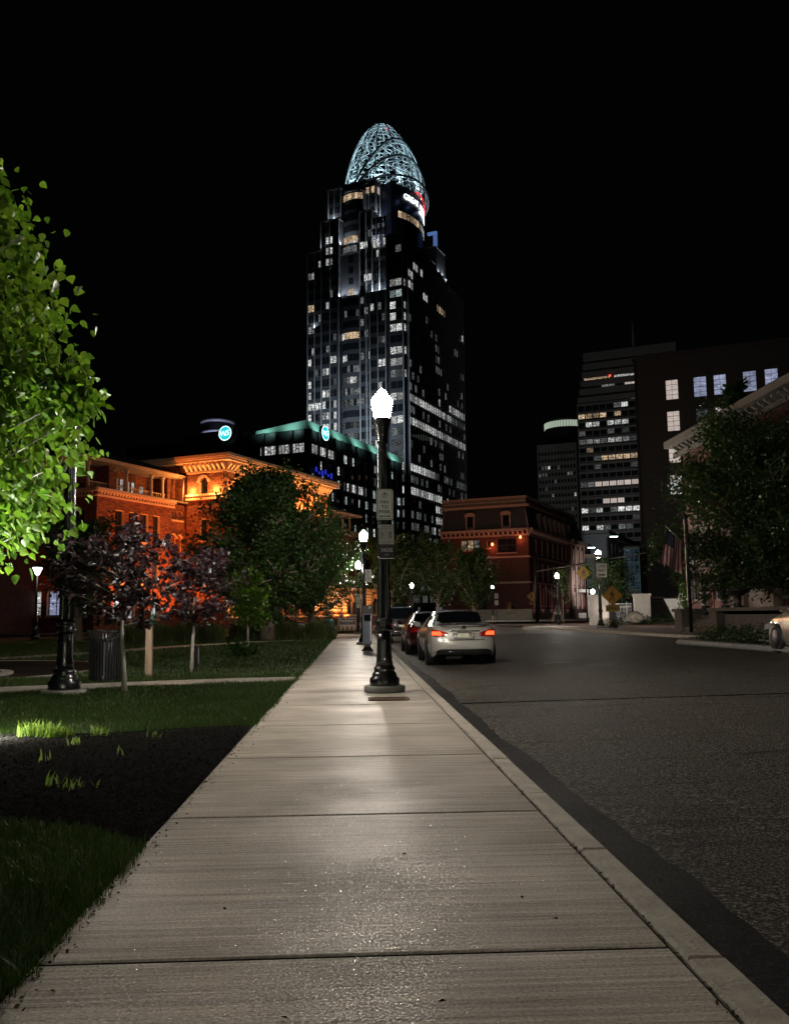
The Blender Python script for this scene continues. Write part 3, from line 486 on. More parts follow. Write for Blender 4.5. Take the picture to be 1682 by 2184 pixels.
for x, y, s_, lb in [(-3.7, 29.5, .7, 'low leafy plant at the foot of the bright sapling'), (-9.3, 20.5, .9, 'leafy planting inside the round stone edging')]:
    t = thing('leafy_plant', lb, 'plant', (x, y, 0)); leaves('foliage', rng.normal(0, 1, (260, 3))*np.array([.3, .3, .12])*s_+np.array([0, 0, .25*s_]), .16, HEART, greenl, t, -.2)
for q, (x, y, s_, lb) in enumerate([(12.6, 25.2, .8, 'low dark bush in the kerbed bed left of the beige car'), (12.5, 28.2, .75, 'low dark bush in the middle of the kerbed bed'), (12.9, 31.4, .7, 'low dark bush at the far point of the kerbed bed'), (18.6, 63.5, .6, 'small shrub in front of the white left gate pillar'), (21.8, 66, .7, 'low shrub at the foot of the right gate pillar'), (24.2, 68, .9, 'low green shrub left of the white slab'), (23.0, 60.5, 1.5, 'leafy bush overlapping the white leaning slab')]):
    t = thing('low_bush', lb, 'bush', (x, y, gz(x, y))); leaves('foliage', rng.normal(0, 1, (900, 3))*np.array([.55, .7, .25])*s_+np.array([0, 0, .38*s_]), .09, DIAM, greenl, t, -.2)
for q, (x, y) in enumerate([(-5.4, 80.5), (-3.6, 81), (-2.0, 80)]):
    t = thing('clipped_bush', 'bush before the orange-lit wall, '+['left', 'middle', 'right'][q]+' of three', 'bush', (x, y, .03), 0, 'bushes before the orange-lit wall'); leaves('foliage', rng.normal(0, 1, (900, 3))*np.array([.7, .6, .4])+np.array([0, 0, .7]), .12, DIAM, greenl, t, 0)
# ---------------------------------------------------------------- street lamps
LG = 'globe lamps along the street'
def make_lamp(label, loc, rz=0, s=1.):
    t = thing('street_lamp', label, 'street lamp', loc, rz, LG); t.scale = (s, s, s)
    MB().lathe([(.325,0),(.335,.03),(.335,.085),(.325,.1)], 28).build('footing', concd, t)
    MB().lathe([(.24,.1),(.245,.12),(.245,.21),(.225,.235),(.2,.25),(.205,.28),(.185,.31),(.165,.335),(.175,.36),(.17,.385),(.145,.42)], 24).build('base', black, t)
    MB().lathe([(.148,.4),(.132,.5),(.122,.62),(.116,.8),(.112,.98)], 28, flute=.07, sm=True).build('pedestal', black, t)
    MB().lathe([(.112,.97),(.15,.99),(.158,1.02),(.135,1.05),(.14,1.1),(.158,1.13),(.15,1.16),(.115,1.19)], 24).build('collar', black, t)
    MB().lathe([(.112,1.17),(.105,1.9),(.094,2.8),(.08,4.0),(.078,4.12)], 32, flute=.12, sm=False).build('shaft', black, t)
    MB().lathe([(.08,4.1),(.095,4.12),(.085,4.16),(.1,4.26),(.13,4.4),(.145,4.48),(.155,4.5),(.155,4.53),(.13,4.54)], 24).build('capital', black, t)
    MB().lathe([(.125,4.53),(.142,4.6),(.16,4.7),(.174,4.79),(.175,4.83),(.166,4.87),(.13,4.91),(.105,4.925),(.098,4.95)], 24).build('globe', glow, t)
    MB().lathe([(.1,4.945),(.085,4.975),(.062,5.0),(.06,5.01),(.04,5.03),(.012,5.045),(0.004,5.06)], 18).build('finial', glow, t)
    return t
lamps = [('black fluted street lamp nearest on the pavement carrying three parking signs', (.49, 14.75, 0), 1.),
 ('black street lamp on the park path, its globe hidden in the bright linden leaves', (-4.87, 15.45, -.05), 1.08),
 ('lit street lamp second along the pavement, above the parking pay station', (.44, 39.6, 0), 1.),
 ('lit street lamp third along the pavement, lower in view than the second', (.3, 62.0, 0), 1.),
 ('lit globe lamp across the junction above the dark red car', (6.86, 105.9, .03), 1.),
 ('lit globe lamp beside the pale-trunked street tree above the silver car roof', (19.3, 124, .42), 1.),
 ('lit globe lamp on the pointed kerb of the traffic island', (17.1, 74.6, .05), .92),
 ('lit globe lamp over the one way sign and pedestrian sign', (16.0, 57.7, .33), 1.),
 ('street lamp standing behind the viewpoint on the same pavement', (.49, -12.5, 0), 1.)]
proto = None
for lb, loc, s in lamps:
    if proto is None: proto = make_lamp(lb, loc)
    else:
        o = copy_tree(proto); o.location = loc; o.scale = (s, s, s); o['label'] = lb
# old park lantern far left
t = thing('park_lantern', 'slim park lantern with a small lit cone head at the far left', 'street lamp', (-19.7, 56.6, -.02))
MB().lathe([(.25,0),(.25,.3),(.14,.5),(.12,1.1),(.16,1.2),(.07,1.3),(.055,4.05)], 14).build('post', black, t)
MB().lathe([(.1,4.05),(.3,4.5)], 12, caps=True).build('lantern_glass', emit('lantern_white', (.95,1,1), 8), t); MB().lathe([(.34,4.5),(.3,4.55),(.06,4.68),(.02,4.8)], 14).build('lantern_roof', blackm, t)
for q, (x, y, z, lb) in enumerate([(26.5, 92, 8.6, 'tall dark pole with a flat pale street light, right of the globe lamp'), (25.3, 96.5, 7.8, 'shorter dark pole with a flat street light behind the globe lamp')]):
    t = thing('pole_light', lb, 'street lamp', (x, y, .4), 0, 'flat-headed street lights'); MB().tube([(0,0,0),(0,0,z),(.1,0,z+.25),(.5,0,z+.3)], [.1,.07,.06,.05], 8).build('pole', blackm, t)
    MB().slab(.3, 1.15, -.16, .16, z+.26, z+.38, .04).build('head', blackm, t); MB().box(.35, 1.1, -.14, .14, z+.215, z+.257).build('lens', emit('pole_light_lens', (.75,1,.97), 16), t)
# ---------------------------------------------------------------- signs on the lamps
green = mat('sign_green', (.01,.05,.025), .5, 0, .1, 3); signw = mat('sign_white', (.86,.88,.83), .45, 0, .06, 5); sblk = mat('sign_black', (.015,.016,.017), .5, 0, .2, 5); slgt = mat('sign_grey', (.55,.54,.52), .5, 0, .08, 4)
def rrect(w_, h, r, n=5):
    p = []
    for cx, cz, a in ((w_/2-r, h/2-r, 0), (-w_/2+r, h/2-r, 90), (-w_/2+r, -h/2+r, 180), (w_/2-r, -h/2+r, 270)):
        p += [(cx+r*math.cos(R(a+90*k/n)), cz+r*math.sin(R(a+90*k/n))) for k in range(n+1)]
    return p
def ring(po, pi_, y0, y1):
    n = len(po); vs = [(a, y, b) for y in (y0, y1) for P_ in (po, pi_) for a, b in P_]; fs = []
    for i in range(n):
        j = (i+1) % n; fs += [(i, j, n+j, n+i), (2*n+i, 3*n+i, 3*n+j, 2*n+j), (i, 2*n+i, 2*n+j, j), (n+i, n+j, 3*n+j, 3*n+i)]
    return MB().add(vs, fs)
def pay_sign(label, loc, s=1., rz=0.):
    t = thing('parking_sign', label, 'sign', loc, rz, 'parking signs on the lamp posts'); t.scale = (s, s, s)
    MB().prism(rrect(.275, .51, .03), XZ, -.002, .002).build('panel', signw, t)
    ring(rrect(.25, .485, .024), rrect(.236, .471, .018), -.0035, -.0022).build('border', green, t)
    c = [(.048*math.cos(2*math.pi*k/28), .155+.048*math.sin(2*math.pi*k/28)) for k in range(28)]; c2 = [(a*.86, .155+(b-.155)*.86) for a, b in c]
    ring(c, c2, -.0035, -.0022).build('circle', green, t); text('P', .085, green, t, (.002, -.003, .155), name='letter', bold=.0012)
    for k, (sx, z) in enumerate((('PAY', .035), ('TO', -.045), ('PARK', -.122))): text(sx, .079, green, t, (0, -.003, z), bold=.0008)
    MB().prism([(-.095,-.196),(-.06,-.178),(-.06,-.19),(.06,-.19),(.06,-.178),(.095,-.196),(.06,-.214),(.06,-.202),(-.06,-.202),(-.06,-.214)], XZ, -.0035, -.0022).build('arrow', green, t)
    MB().box(-.06, .06, .002, .05, .16, .19).box(-.06, .06, .002, .05, -.2, -.17).build('bracket', alu, t)
    return t
pay_sign('white and green PAY TO PARK sign on the nearest lamp post', (.515, 14.56, 3.05), 1., R(3))
pay_sign('small distant PAY TO PARK sign on the lamp post behind the pay station', (.63, 39.45, 3.0), 1.1)
t = thing('pay_by_phone_sign', 'grey pay by phone notice below the nearest PAY TO PARK sign', 'sign', (.535, 14.58, 2.555), R(5))
MB().prism(rrect(.25, .325, .012), XZ, -.002, .002).build('panel', slgt, t)
c = [(-.065+.026*math.cos(2*math.pi*k/24), .0+.026*1.2*math.sin(2*math.pi*k/24)) for k in range(24)]; ring(c, [(-.065+(a+.065)*.8, b*.8) for a, b in c], -.0035, -.0022).build('circle', sblk, t)
text('P', .045, sblk, t, (-.064, -.003, 0), name='letter'); text('CINCY', .022, sblk, t, (-.066, -.003, -.055)); text('PAY BY PHONE', .022, sblk, t, (0, -.003, .13)); text('DOWNLOAD THE APP', .018, sblk, t, (0, -.003, .1)); text('+', .03, sblk, t, (.0, -.003, -.02)); text('FEES MAY APPLY', .018, sblk, t, (.01, -.003, -.13))
b = MB()
for k in range(5): b.box(.04, .092-.006*(k % 2), -.003, -.002, .03-.022*k, .044-.022*k)
b.build('print_lines', mat('sign_olive', (.12,.12,.07), .5), t); MB().box(-.14, -.11, -.004, .03, .115, .135).build('clamp', alu, t)
t = thing('zone_number_sign', 'black zone number plate reading 34205 below the grey notice', 'sign', (.54, 14.585, 2.275), R(4))
MB().box(-.125, .125, -.002, .002, -.11, .115).build('panel', sblk, t); text('34205', .088, white, t, (0, -.003, .02), xs=.9, bold=.0006); text('ZONE', .03, slgt, t, (0, -.003, -.055)); MB().box(-.125, .125, -.004, .004, -.116, -.108).build('rim', alu, t); MB().box(-.15, -.12, -.004, .03, -.1, -.08).build('clamp', alu, t)
for q, z in enumerate((1.95, 1.45)):
    t = thing('notice_plate', 'small pale notice plate on the third lamp post, '+('upper', 'lower')[q]+' of two', 'sign', (.31, 61.8, z+.6), 0, 'notice plates on the third lamp post'); MB().box(-.15, .15, -.004, .004, -.24, .24).build('panel', mat('notice_green', (.4,.5,.45), .5), t)
    text('NO\nSTOP', .1, green, t, (0, -.006, .08))
# ---------------------------------------------------------------- pay station, stake, bin, grate, sign, small posts
t = thing('pay_station', 'dark blue-grey parking pay station with sloped black top on the pavement', 'parking meter', (.47, 32.2, 0))
MB().lathe([(.3,0),(.3,.02),(.2,.1),(.16,.16),(.155,.3)], 4, sm=False).build('foot', blackm, t, (0,0,0), (0,0,R(45)))
MB().slab(-.165, .165, -.13, .13, .25, 1.33, .02).build('cabinet', mat('blue_grey_metal', (.10,.115,.15), .38, .3, .2, 5), t)
MB().prism([(-.18,1.34),(.19,1.34),(.19,1.5),(.14,1.66),(-.18,1.58)], XZ, -.16, .15).build('hood', blackm, t)
text('P', .14, white, t, (.09, -.164, 1.52), name='letter'); MB().lathe([(.014,0),(.01,.012)], 8).build('screw', chrome, t, (-.05, -.135, .96), (R(90),0,0)); MB().lathe([(.014,0),(.01,.012)], 8).build('screw', chrome, t, (-.05, -.135, .87), (R(90),0,0))
MB().box(-.12, .12, -.138, -.129, 1.05, 1.28).build('screen', dglass, t); MB().box(.1, .135, -.137, -.129, .35, 1.25).build('edge_strip', alu, t)
t = thing('wooden_stake', 'weathered square timber stake with slanted top on the grass', 'post', (-4.45, 19.8, -.02))
MB().add([(-.065,-.065,-.1),(.065,-.065,-.1),(.065,.065,-.1),(-.065,.065,-.1),(-.065,-.065,1.02),(.065,-.065,1.14),(.065,.065,1.14),(-.065,.065,1.02)], [(0,3,2,1),(4,5,6,7),(0,1,5,4),(1,2,6,5),(2,3,7,6),(3,0,4,7)]).build('timber', mat('weathered_timber', (.3,.22,.15), .8, 0, .5, 3, .5, 20, stretch=(6,6,.35)), t)
o = MB().add([(-.13,-.04,0),(.1,-.06,.02),(.15,.05,.03),(-.08,.07,0),(.02,-.02,.12),(.11,.03,.26),(-.05,.05,.07),(.0,.0,.15)], [(0,1,2,3),(0,1,4),(1,2,5),(1,5,4),(4,5,7),(2,3,6),(2,6,5),(5,6,7),(3,0,6),(0,4,7),(0,7,6)], 0, True).build('green_bag', mat('green_plastic', (.012,.11,.06), .35, 0, .3, 8), None, (-4.46, 19.8, 1.08)); tag(o, 'crumpled green plastic bag caught on top of the wooden stake', 'bag')
t = thing('litter_bin', 'black slatted steel litter bin beside the park path', 'litter bin', (-4.98, 18.35, -.02))
MB().lathe([(.25,.04),(.25,.95),(.22,.96)], 24).build('liner', blackm, t); MB().lathe([(.3,0),(.3,.05)], 24).build('base_plate', blackm, t)
rim = MB()
for z, r_ in ((.1,.315),(.86,.33),(1.0,.36)): rim.tube([(r_*math.cos(R(a)), r_*math.sin(R(a)), z) for a in range(0, 361, 15)], .014, 5)
rim.build('rim', black, t); sl = None
for k in range(36):
    a = 2*math.pi*k/36
    if sl is None: sl = MB().add([(.322,-.017,.05),(.322,.017,.05),(.33,.017,.8),(.33,-.017,.8),(.375,.015,1.03),(.375,-.015,1.03),(.316,-.017,.05),(.316,.017,.05),(.323,.017,.8),(.323,-.017,.8),(.368,.015,1.03),(.368,-.015,1.03)], [(0,1,2,3),(3,2,4,5),(6,9,8,7),(9,11,10,8),(0,3,9,6),(1,7,8,2),(3,5,11,9),(2,8,10,4),(0,6,7,1),(5,4,10,11)]).build('slat', black, t)
    else: q = sl.copy(); C.objects.link(q); q.rotation_euler = (0,0,a)
rust = mat('rusty_iron', (.075,.032,.018), .85, .2, .5, 18, .5)
t = thing('access_cover', 'rusty rectangular cover set in the pavement in front of the nearest lamp', 'access cover', (.5, 13.35, 0)); MB().slab(-.27, .27, -.2, .2, -.02, .006, .004).build('plate', rust, t); ring(rrect(.6, .46, .01), rrect(.55, .41, .01), 0, .01).build('frame', rust, t, (0,0,.007), (R(90),0,0))
for q, (x, y, h, lb) in enumerate([(-4.15, 24.0, .5, 'slim dark marker post on the grass between the thin trees'), (-8.3, 46.5, 1.0, 'dark post standing in the ornamental grass')]):
    t = thing('marker_post', lb, 'bollard', (x, y, -.02)); MB().lathe([(.11,0),(.1,.02),(.05,.03),(.05,h),(.03,h+.02)], 12).build('post', blackm, t); MB().box(.045, .056, -.012, .012, .06, h-.05).build('reflective_strip', alu, t)
o = tag(MB().lathe([(.03,0),(.06,.02),(.075,.12),(.07,.13)], 14).build('ground_floodlight', blackm, None, (-4.0, 9.5, .01), (0, R(20), 0)), 'small ground floodlight hidden behind the glowing day lily', 'floodlight')
MB().lathe([(.06,.131),(.055,.136)], 14).build('lens', emit('floodlight_lens', (.95,1,.8), 60), o)
t = thing('house_sign', 'small brown sign with white lettering on a white frame before the lit brick building', 'sign', (-.6, 78.6, .1)); brown = mat('sign_brown', (.09,.055,.045), .6)
MB().box(-.75, .75, -.03, .03, .35, .78).build('panel', brown, t); ring(rrect(1.52, .46, .01), rrect(1.44, .38, .01), -.04, -.028).build('frame', white, t, (0,0,.565))
text('Guilford Building', .15, white, t, (0, -.035, .68)); text('LOCATED AT', .06, white, t, (0, -.035, .565)); text('421 East Fourth Street', .13, white, t, (0, -.035, .45))
for x in (-.55, -.2, .2, .55): MB().box(x-.025, x+.025, -.02, .02, -.1, .345).build('leg', white, t)
t = thing('park_fence', 'low white iron fence behind the brown sign', 'fence', (-.4, 80.2, .1))
for x in np.arange(-1., 1.5, .22): MB().box(x-.015, x+.015, -.015, .015, 0, 1.15).build('bar', white, t)
MB().box(-1.05, 1.5, -.02, .02, .95, 1.).build('rail', white, t)
t = thing('teal_bin', 'dark teal barrel bin beside the far end of the pavement', 'litter bin', (-1.75, 61., 0)); MB().lathe([(.36,0),(.4,.1),(.42,.85),(.4,1.0),(.3,1.05)], 18).build('drum', mat('teal_plastic', (.015,.07,.075), .4), t); MB().lathe([(.42,.8),(.44,.83),(.42,.86)], 18).build('hoop', blackm, t)
# ---------------------------------------------------------------- right-hand signs
yel = mat('sign_yellow', (.42,.22,.012), .45, 0, .08, 4)
def walker(mb_, s, y):
    'walking pedestrian figure, about 1 unit tall'
    T = lambda P_: mb_.prism([(a*s, b*s) for a, b in P_], XZ, y-.004, y)
    T([(.07*math.cos(k)+.03, .41+.075*math.sin(k)) for k in np.linspace(0, 6.28, 13)[:-1]])
    T([(-.08,.3),(.06,.32),(.1,.26),(.09,0),(-.07,0),(-.1,.2)]); T([(-.08,.31),(-.21,.13),(-.23,-.05),(-.17,-.05),(-.15,.1),(-.06,.2)]); T([(.08,.3),(.16,.14),(.27,.05),(.25,0),(.12,.08),(.04,.2)])
    T([(-.07,.02),(.03,.02),(-.06,-.24),(-.22,-.47),(-.29,-.44),(-.15,-.2)]); T([(-.02,.02),(.09,.02),(.15,-.2),(.2,-.47),(.12,-.47),(.06,-.18)])
def ped_sign(label, loc, s, rz=0, pole=None, group='yellow pedestrian signs'):
    t = thing('pedestrian_sign', label, 'sign', loc, rz, group); d = s/math.sqrt(2)
    MB().prism([(d,0),(0,d),(-d,0),(0,-d)], XZ, 0, .01).build('panel', yel, t); e1 = d*.95; e2 = d*.91
    ring([(e1,0),(0,e1),(-e1,0),(0,-e1)], [(e2,0),(0,e2),(-e2,0),(0,-e2)], -.005, -.001).build('border', sblk, t); m = MB(); walker(m, s*.78, -.001); m.build('walking_figure', sblk, t)
    if pole: MB().lathe([(.09,-pole),(.05,-pole+.06),(.04,-pole+.1),(.04,d)], 8).build('post', blackm, t, (0,.06,0))
    return t
P_ = (16.15, 55.4)
ped_sign('large yellow pedestrian crossing sign on the post by the gate', (*P_, 2.35), .92, R(-8), 2.02)
t = thing('ahead_plate', 'yellow AHEAD plate under the large pedestrian sign', 'sign', (*P_, 1.55), R(-8)); MB().prism(rrect(.85, .42, .04), XZ, 0, .01).build('panel', mat('sign_dull_yellow', (.3,.22,.03), .5), t); text('AHEAD', .25, sblk, t, (0, -.003, 0), xs=.95, bold=.004)
t = thing('control_box', 'grey control box on the sign post below the AHEAD plate', 'box', (P_[0], P_[1]+.05, 1.1), R(-8)); MB().slab(-.2, .2, -.08, .08, -.25, .2, .02).build('case', mat('dull_grey', (.12,.12,.13), .5), t)
t = thing('sign_post', 'black cast iron base of the pedestrian sign post on the far pavement', 'post', (P_[0]+.02, P_[1]+.16, .33)); MB().lathe([(.3,0),(.3,.12),(.2,.2),(.15,.4),(.14,.75),(.18,.8),(.12,.9),(.08,1.0),(.07,2.9)], 14).build('shaft', black, t)
t = thing('one_way_sign', 'white ONE WAY sign with an arrow under the globe lamp', 'sign', (16.08, 57.35, 4.02), R(-8)); MB().prism(rrect(.66, .9, .04), XZ, 0, .01).build('panel', signw, t)
text('ONE', .3, sblk, t, (.0, -.003, .27), xs=.8, bold=.003); text('WAY', .3, sblk, t, (.0, -.003, -.0), xs=.8, bold=.003); MB().prism([(-.22,-.25),(.1,-.25),(.1,-.2),(.24,-.29),(.1,-.38),(.1,-.33),(-.22,-.33)], XZ, -.005, -.001).build('arrow', sblk, t)
t = thing('street_name_sign', 'pale street name plate reading LAWRENCE on the mast arm', 'sign', (15.62, 57.5, 4.98), R(-8)); MB().prism(rrect(1.05, .24, .03), XZ, 0, .01).build('panel', slgt, t); text('LAWRENCE', .17, signw, t, (0, -.004, 0)); text('LAWRENCE', .17, green, t, (0, -.003, 0), bold=.01)
t = thing('mast_arm', 'dark mast arm reaching over the street from the thick pole', 'mast', (19.5, 95, .4)); MB().tube([(0,0,0),(0,0,7.4)], [.2,.13], 10).build('pole', blackm, t); MB().tube([(0,0,5.4),(2.5,-13,5.6),(4.4,-23,5.75)], [.1,.08,.06], 8).build('arm', blackm, t)
t2_ = ped_sign('yellow pedestrian sign hanging near the middle of the mast arm', (21.9, 84.3, 5.1), 1.05, R(-8))
ped_sign('small yellow pedestrian sign with an arrow plate, far left across the junction', (20.6, 103, 3.3), .85, R(-8), 2.9)
t = thing('arrow_plate', 'small yellow arrow plate below the far left pedestrian sign', 'sign', (20.6, 103, 2.5), R(-8)); MB().prism(rrect(.6, .3, .03), XZ, 0, .01).build('panel', yel, t); MB().prism([(-.2,.04),(.05,.04),(.05,.1),(.2,0),(.05,-.1),(.05,-.04),(-.2,-.04)], XZ, -.005, -.001).build('arrow', sblk, t)
t = thing('notice_board', 'two small pale notices on a thin post at the corner of the red building', 'sign', (16.6, 104, .42)); MB().lathe([(.03,0),(.03,3.4)], 6).build('post', blackm, t); MB().box(-.22,.22,-.04,-.03,2.7,3.3).build('panel', slgt, t); MB().box(-.22,.22,-.04,-.03,1.95,2.5).build('panel', slgt, t)
# gate pillars, gate, fence, rock, slab, flag
stucco = mat('white_stucco', (.62,.58,.53), .85, 0, .1, 3, .3)
for q, (x, y, lb) in enumerate([(18.9, 68.6, 'white stuccoed gate pillar with a bright light streak, left of the gate'), (21.9, 67.4, 'white stuccoed gate pillar with its shaded side showing, right of the gate')]):
    t = thing('gate_pillar', lb, 'pillar', (x, y, gz(x, y)), R(-14), 'white gate pillars'); w_ = .72 if q == 0 else .58
    MB().slab(-w_, w_, -.75, .75, 0, 2.12, .01).build('shaft', stucco, t); MB().slab(-w_-.07, w_+.07, -.82, .82, 2.122, 2.3, .02).build('cap', stucco, t)
t = thing('pillar_light', 'small bright globe light on top of the left gate pillar', 'lamp', (18.75, 69.6, gz(19, 69)+2.3)); MB().lathe([(.05,0),(.05,.12)], 8).build('stem', blackm, t); MB().lathe([(.04,.12),(.13,.18),(.17,.3),(.13,.42),(.04,.47)], 12).build('globe', emit('small_globe', (1,.97,.92), 40), t)
t = thing('iron_gate', 'black barred iron gate with bright top rails between the white pillars', 'gate', (20.35, 68.3, gz(20, 68)), R(-14))
gb = None
for x in np.arange(-.95, .96, .1):
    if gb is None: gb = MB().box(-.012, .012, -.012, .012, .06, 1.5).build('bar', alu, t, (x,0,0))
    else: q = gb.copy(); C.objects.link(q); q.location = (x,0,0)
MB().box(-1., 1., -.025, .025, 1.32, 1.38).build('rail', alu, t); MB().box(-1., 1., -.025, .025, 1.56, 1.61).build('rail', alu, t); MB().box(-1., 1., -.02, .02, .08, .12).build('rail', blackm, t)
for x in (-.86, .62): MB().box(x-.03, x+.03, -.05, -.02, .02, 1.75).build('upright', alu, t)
t = thing('iron_fence', 'long black iron railing running right from the gate pillar', 'fence', (22.7, 68.6, gz(23, 68)), R(38)); gb = None
for x in np.arange(0, 6.6, .16):
    if gb is None: gb = MB().lathe([(.014,0),(.014,2.0),(.03,2.03),(.002,2.16)], 5).build('bar', blackm, t, (x,0,0))
    else: q = gb.copy(); C.objects.link(q); q.location = (x,0,0)
for z in (.15, 1.55, 1.85): MB().box(-.05, 6.6, -.02, .02, z, z+.04).build('rail', blackm, t)
r_ = bmesh.new(); bmesh.ops.create_icosphere(r_, subdivisions=3, radius=.8)
for v in r_.verts: n_ = Vector(v.co); k = 1+.18*math.sin(n_.x*5+1)+.14*math.sin(n_.y*7)+.12*math.sin(n_.z*6+n_.x*3); v.co = Vector((n_.x*k*.95, n_.y*k*.8, n_.z*k*.72*(1 if n_.z > -.2 else .5)))
me = bpy.data.meshes.new('rock'); r_.to_mesh(me); me.materials.append(mat('pale_rock', (.35,.31,.27), .95, 0, .4, 2.5, 1., 7)); tag(link('rock', me, None, (21.0, 66.2, gz(21, 66)+.36)), 'pale rough boulder at the foot of the right gate pillar', 'rock')
t = thing('white_slab', 'white tapered leaning slab with a round disc at its top corner', 'sculpture', (24.0, 65.5, gz(24, 65)), R(-20)); MB().prism([(-.15,0),(.45,0),(.45,.3),(.3,1.85),(-1.0,1.85)], XZ, -.1, .1).build('slab', white, t); MB().prism([(.4+.36*math.cos(k), 1.95+.36*math.sin(k)) for k in np.linspace(0, 6.28, 25)[:-1]], XZ, -.16, .16).build('disc', white, t)
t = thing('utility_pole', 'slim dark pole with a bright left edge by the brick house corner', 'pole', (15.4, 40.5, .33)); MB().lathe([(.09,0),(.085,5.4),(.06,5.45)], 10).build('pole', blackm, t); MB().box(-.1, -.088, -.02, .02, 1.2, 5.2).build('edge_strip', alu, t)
t = thing('flag', 'red and white striped flag with a dark starred canton hanging on an angled staff', 'flag', (15.42, 40.4, 4.2)); d = Vector((-1.0, -.1, .95)).normalized()
MB().tube([(0.25,0,-.25), tuple(d*1.75)], [.02,.014], 6).build('staff', alu, t)
# cloth: hoist along the staff, hanging down in folds
t.scale = (.85, .85, .85); sr = mat('flag_red', (.16,.012,.016), .9); sw = mat('flag_white', (.3,.27,.26), .9); sb = mat('flag_navy', (.01,.012,.03), .9)
nu, nv = 26, 26; Vv = []
for j in range(nv+1):
    for i in range(nu+1):
        u, v = i/nu, j/nv; base = d*(1.6-1.15*u); fold = .12*math.sin(u*9+v*2)*(.25+v)
        Vv.append((base.x-.12*v-.28*v*(1-u)*.6+.5*v*(.5-u)*-.15, fold, base.z-1.9*v*(1-.14*u)-.15*v*u))
fs = []; ms = []
for j in range(nv):
    for i in range(nu):
        a = j*(nu+1)+i; fs.append((a, a+1, a+nu+2, a+nu+1)); ms.append(2 if (i < 14 and j < 11) else (int(i/2) % 2))
f_ = MB(); f_.v = Vv; f_.f = fs; f_.m = ms; f_.s = [True]*len(fs); o = f_.build('cloth', [sr, sw, sb], t)
o.modifiers.new('thick', 'SOLIDIFY').thickness = .006
st = MB()
for a in range(4):
    for b in range(5):
        u = (1.2+a*3.0)/nu; v = (1.2+b*2)/nv; base = d*(1.6-1.15*u); x = base.x-.12*v-.28*v*(1-u)*.6+.5*v*(.5-u)*-.15; z = base.z-1.9*v*(1-.14*u)-.15*v*u; y = .12*math.sin(u*9+v*2)*(.25+v)-.014
        st.prism([(x+.03*(1 if k % 2 == 0 else .4)*math.sin(k*math.pi/5), z+.03*(1 if k % 2 == 0 else .4)*math.cos(k*math.pi/5)) for k in range(10)], XZ, y-.003, y)
st.build('stars', sw, t)
t = thing('barricade', 'folding white A-shaped barricade beside the far left steps', 'barricade', (22.4, 98, .42), R(-15)); 
for sx in (-1, 1): MB().prism([(sx*.2,1.75),(sx*.05,1.75),(sx*.42,0),(sx*.75,0)], XZ, -.04, .04).build('leg', mat('barricade_tan', (.4,.34,.3), .8), t)
MB().box(-.42, .42, -.06, -.045, .8, 1.05).build('board', white, t)
t = thing('fire_hydrant', 'small pale fire hydrant at the junction corner', 'hydrant', (15.4, 99, .42)); MB().lathe([(.17,0),(.17,.06),(.11,.08),(.11,.5),(.15,.52),(.14,.6),(.08,.7),(.03,.76)], 12).build('body', slgt, t); MB().lathe([(.06,-.2),(.06,.2)], 8).build('outlets', slgt, t, (0,0,.42), (0,R(90),0))
# ---------------------------------------------------------------- parked cars (nose towards +y, origin under the rear bumper)
def paint(name, col, metal=.5, rough=.28):
    m = mat(name, col, rough, metal, .04, 2, coat=1.); return m
tyre = mat('tyre_rubber', (.014,.014,.015), .8, 0, .2, 20); rimm = mat('wheel_alloy', (.5,.5,.52), .25, 1, .08, 6); trim = mat('black_trim', (.012,.012,.013), .45); carglass = glassmat('car_glass', (.004,.005,.006), .03)
redlamp = mat('red_lamp_plastic', (.25,.006,.005), .15, 0, .1, 8, coat=1.); litred = emit('lit_tail_lamp', (1,.045,.012), 5.5); litcore = emit('lit_tail_core', (1,.28,.1), 26.); clearlamp = mat('clear_lamp', (.6,.6,.62), .08, .3, .1, 6, coat=1.)
def wheel(parent, x, y, r, w_, spokes=10, side=-1):
    t = MB().lathe([(r*.68,-w_/2),(r*.9,-w_/2),(r,-w_*.36),(r,w_*.36),(r*.9,w_/2),(r*.68,w_/2)], 28, caps=False).build('tyre', tyre, parent, (x, y, r), (0, R(90), 0))
    m = MB(); m.lathe([(r*.69,-w_*.46),(r*.64,-w_*.4),(r*.63,w_*.4),(r*.69,w_*.46)], 28, caps=False); m.lathe([(r*.13,-w_*.3),(r*.12,-w_*.42),(.01,-w_*.43)], 12, caps=False)
    m.lathe([(r*.13,w_*.3),(r*.12,w_*.42),(.01,w_*.43)], 12, caps=False); m.build('rim', rimm, parent, (x, y, r), (0, R(90), 0)); s = MB()
    for k in range(spokes):
        a = 2*math.pi*k/spokes
        for z in (-w_*.38, w_*.38): s.tube([(.1*r*math.cos(a), .1*r*math.sin(a), z), (.66*r*math.cos(a+.08), .66*r*math.sin(a+.08), z*.95)], [.024, .017], 4)
    s.lathe([(r*.62,-.01),(r*.62,.01)], 20, mi=1); s.build('spokes', [rimm, trim], parent, (x, y, r), (0, R(90), 0))
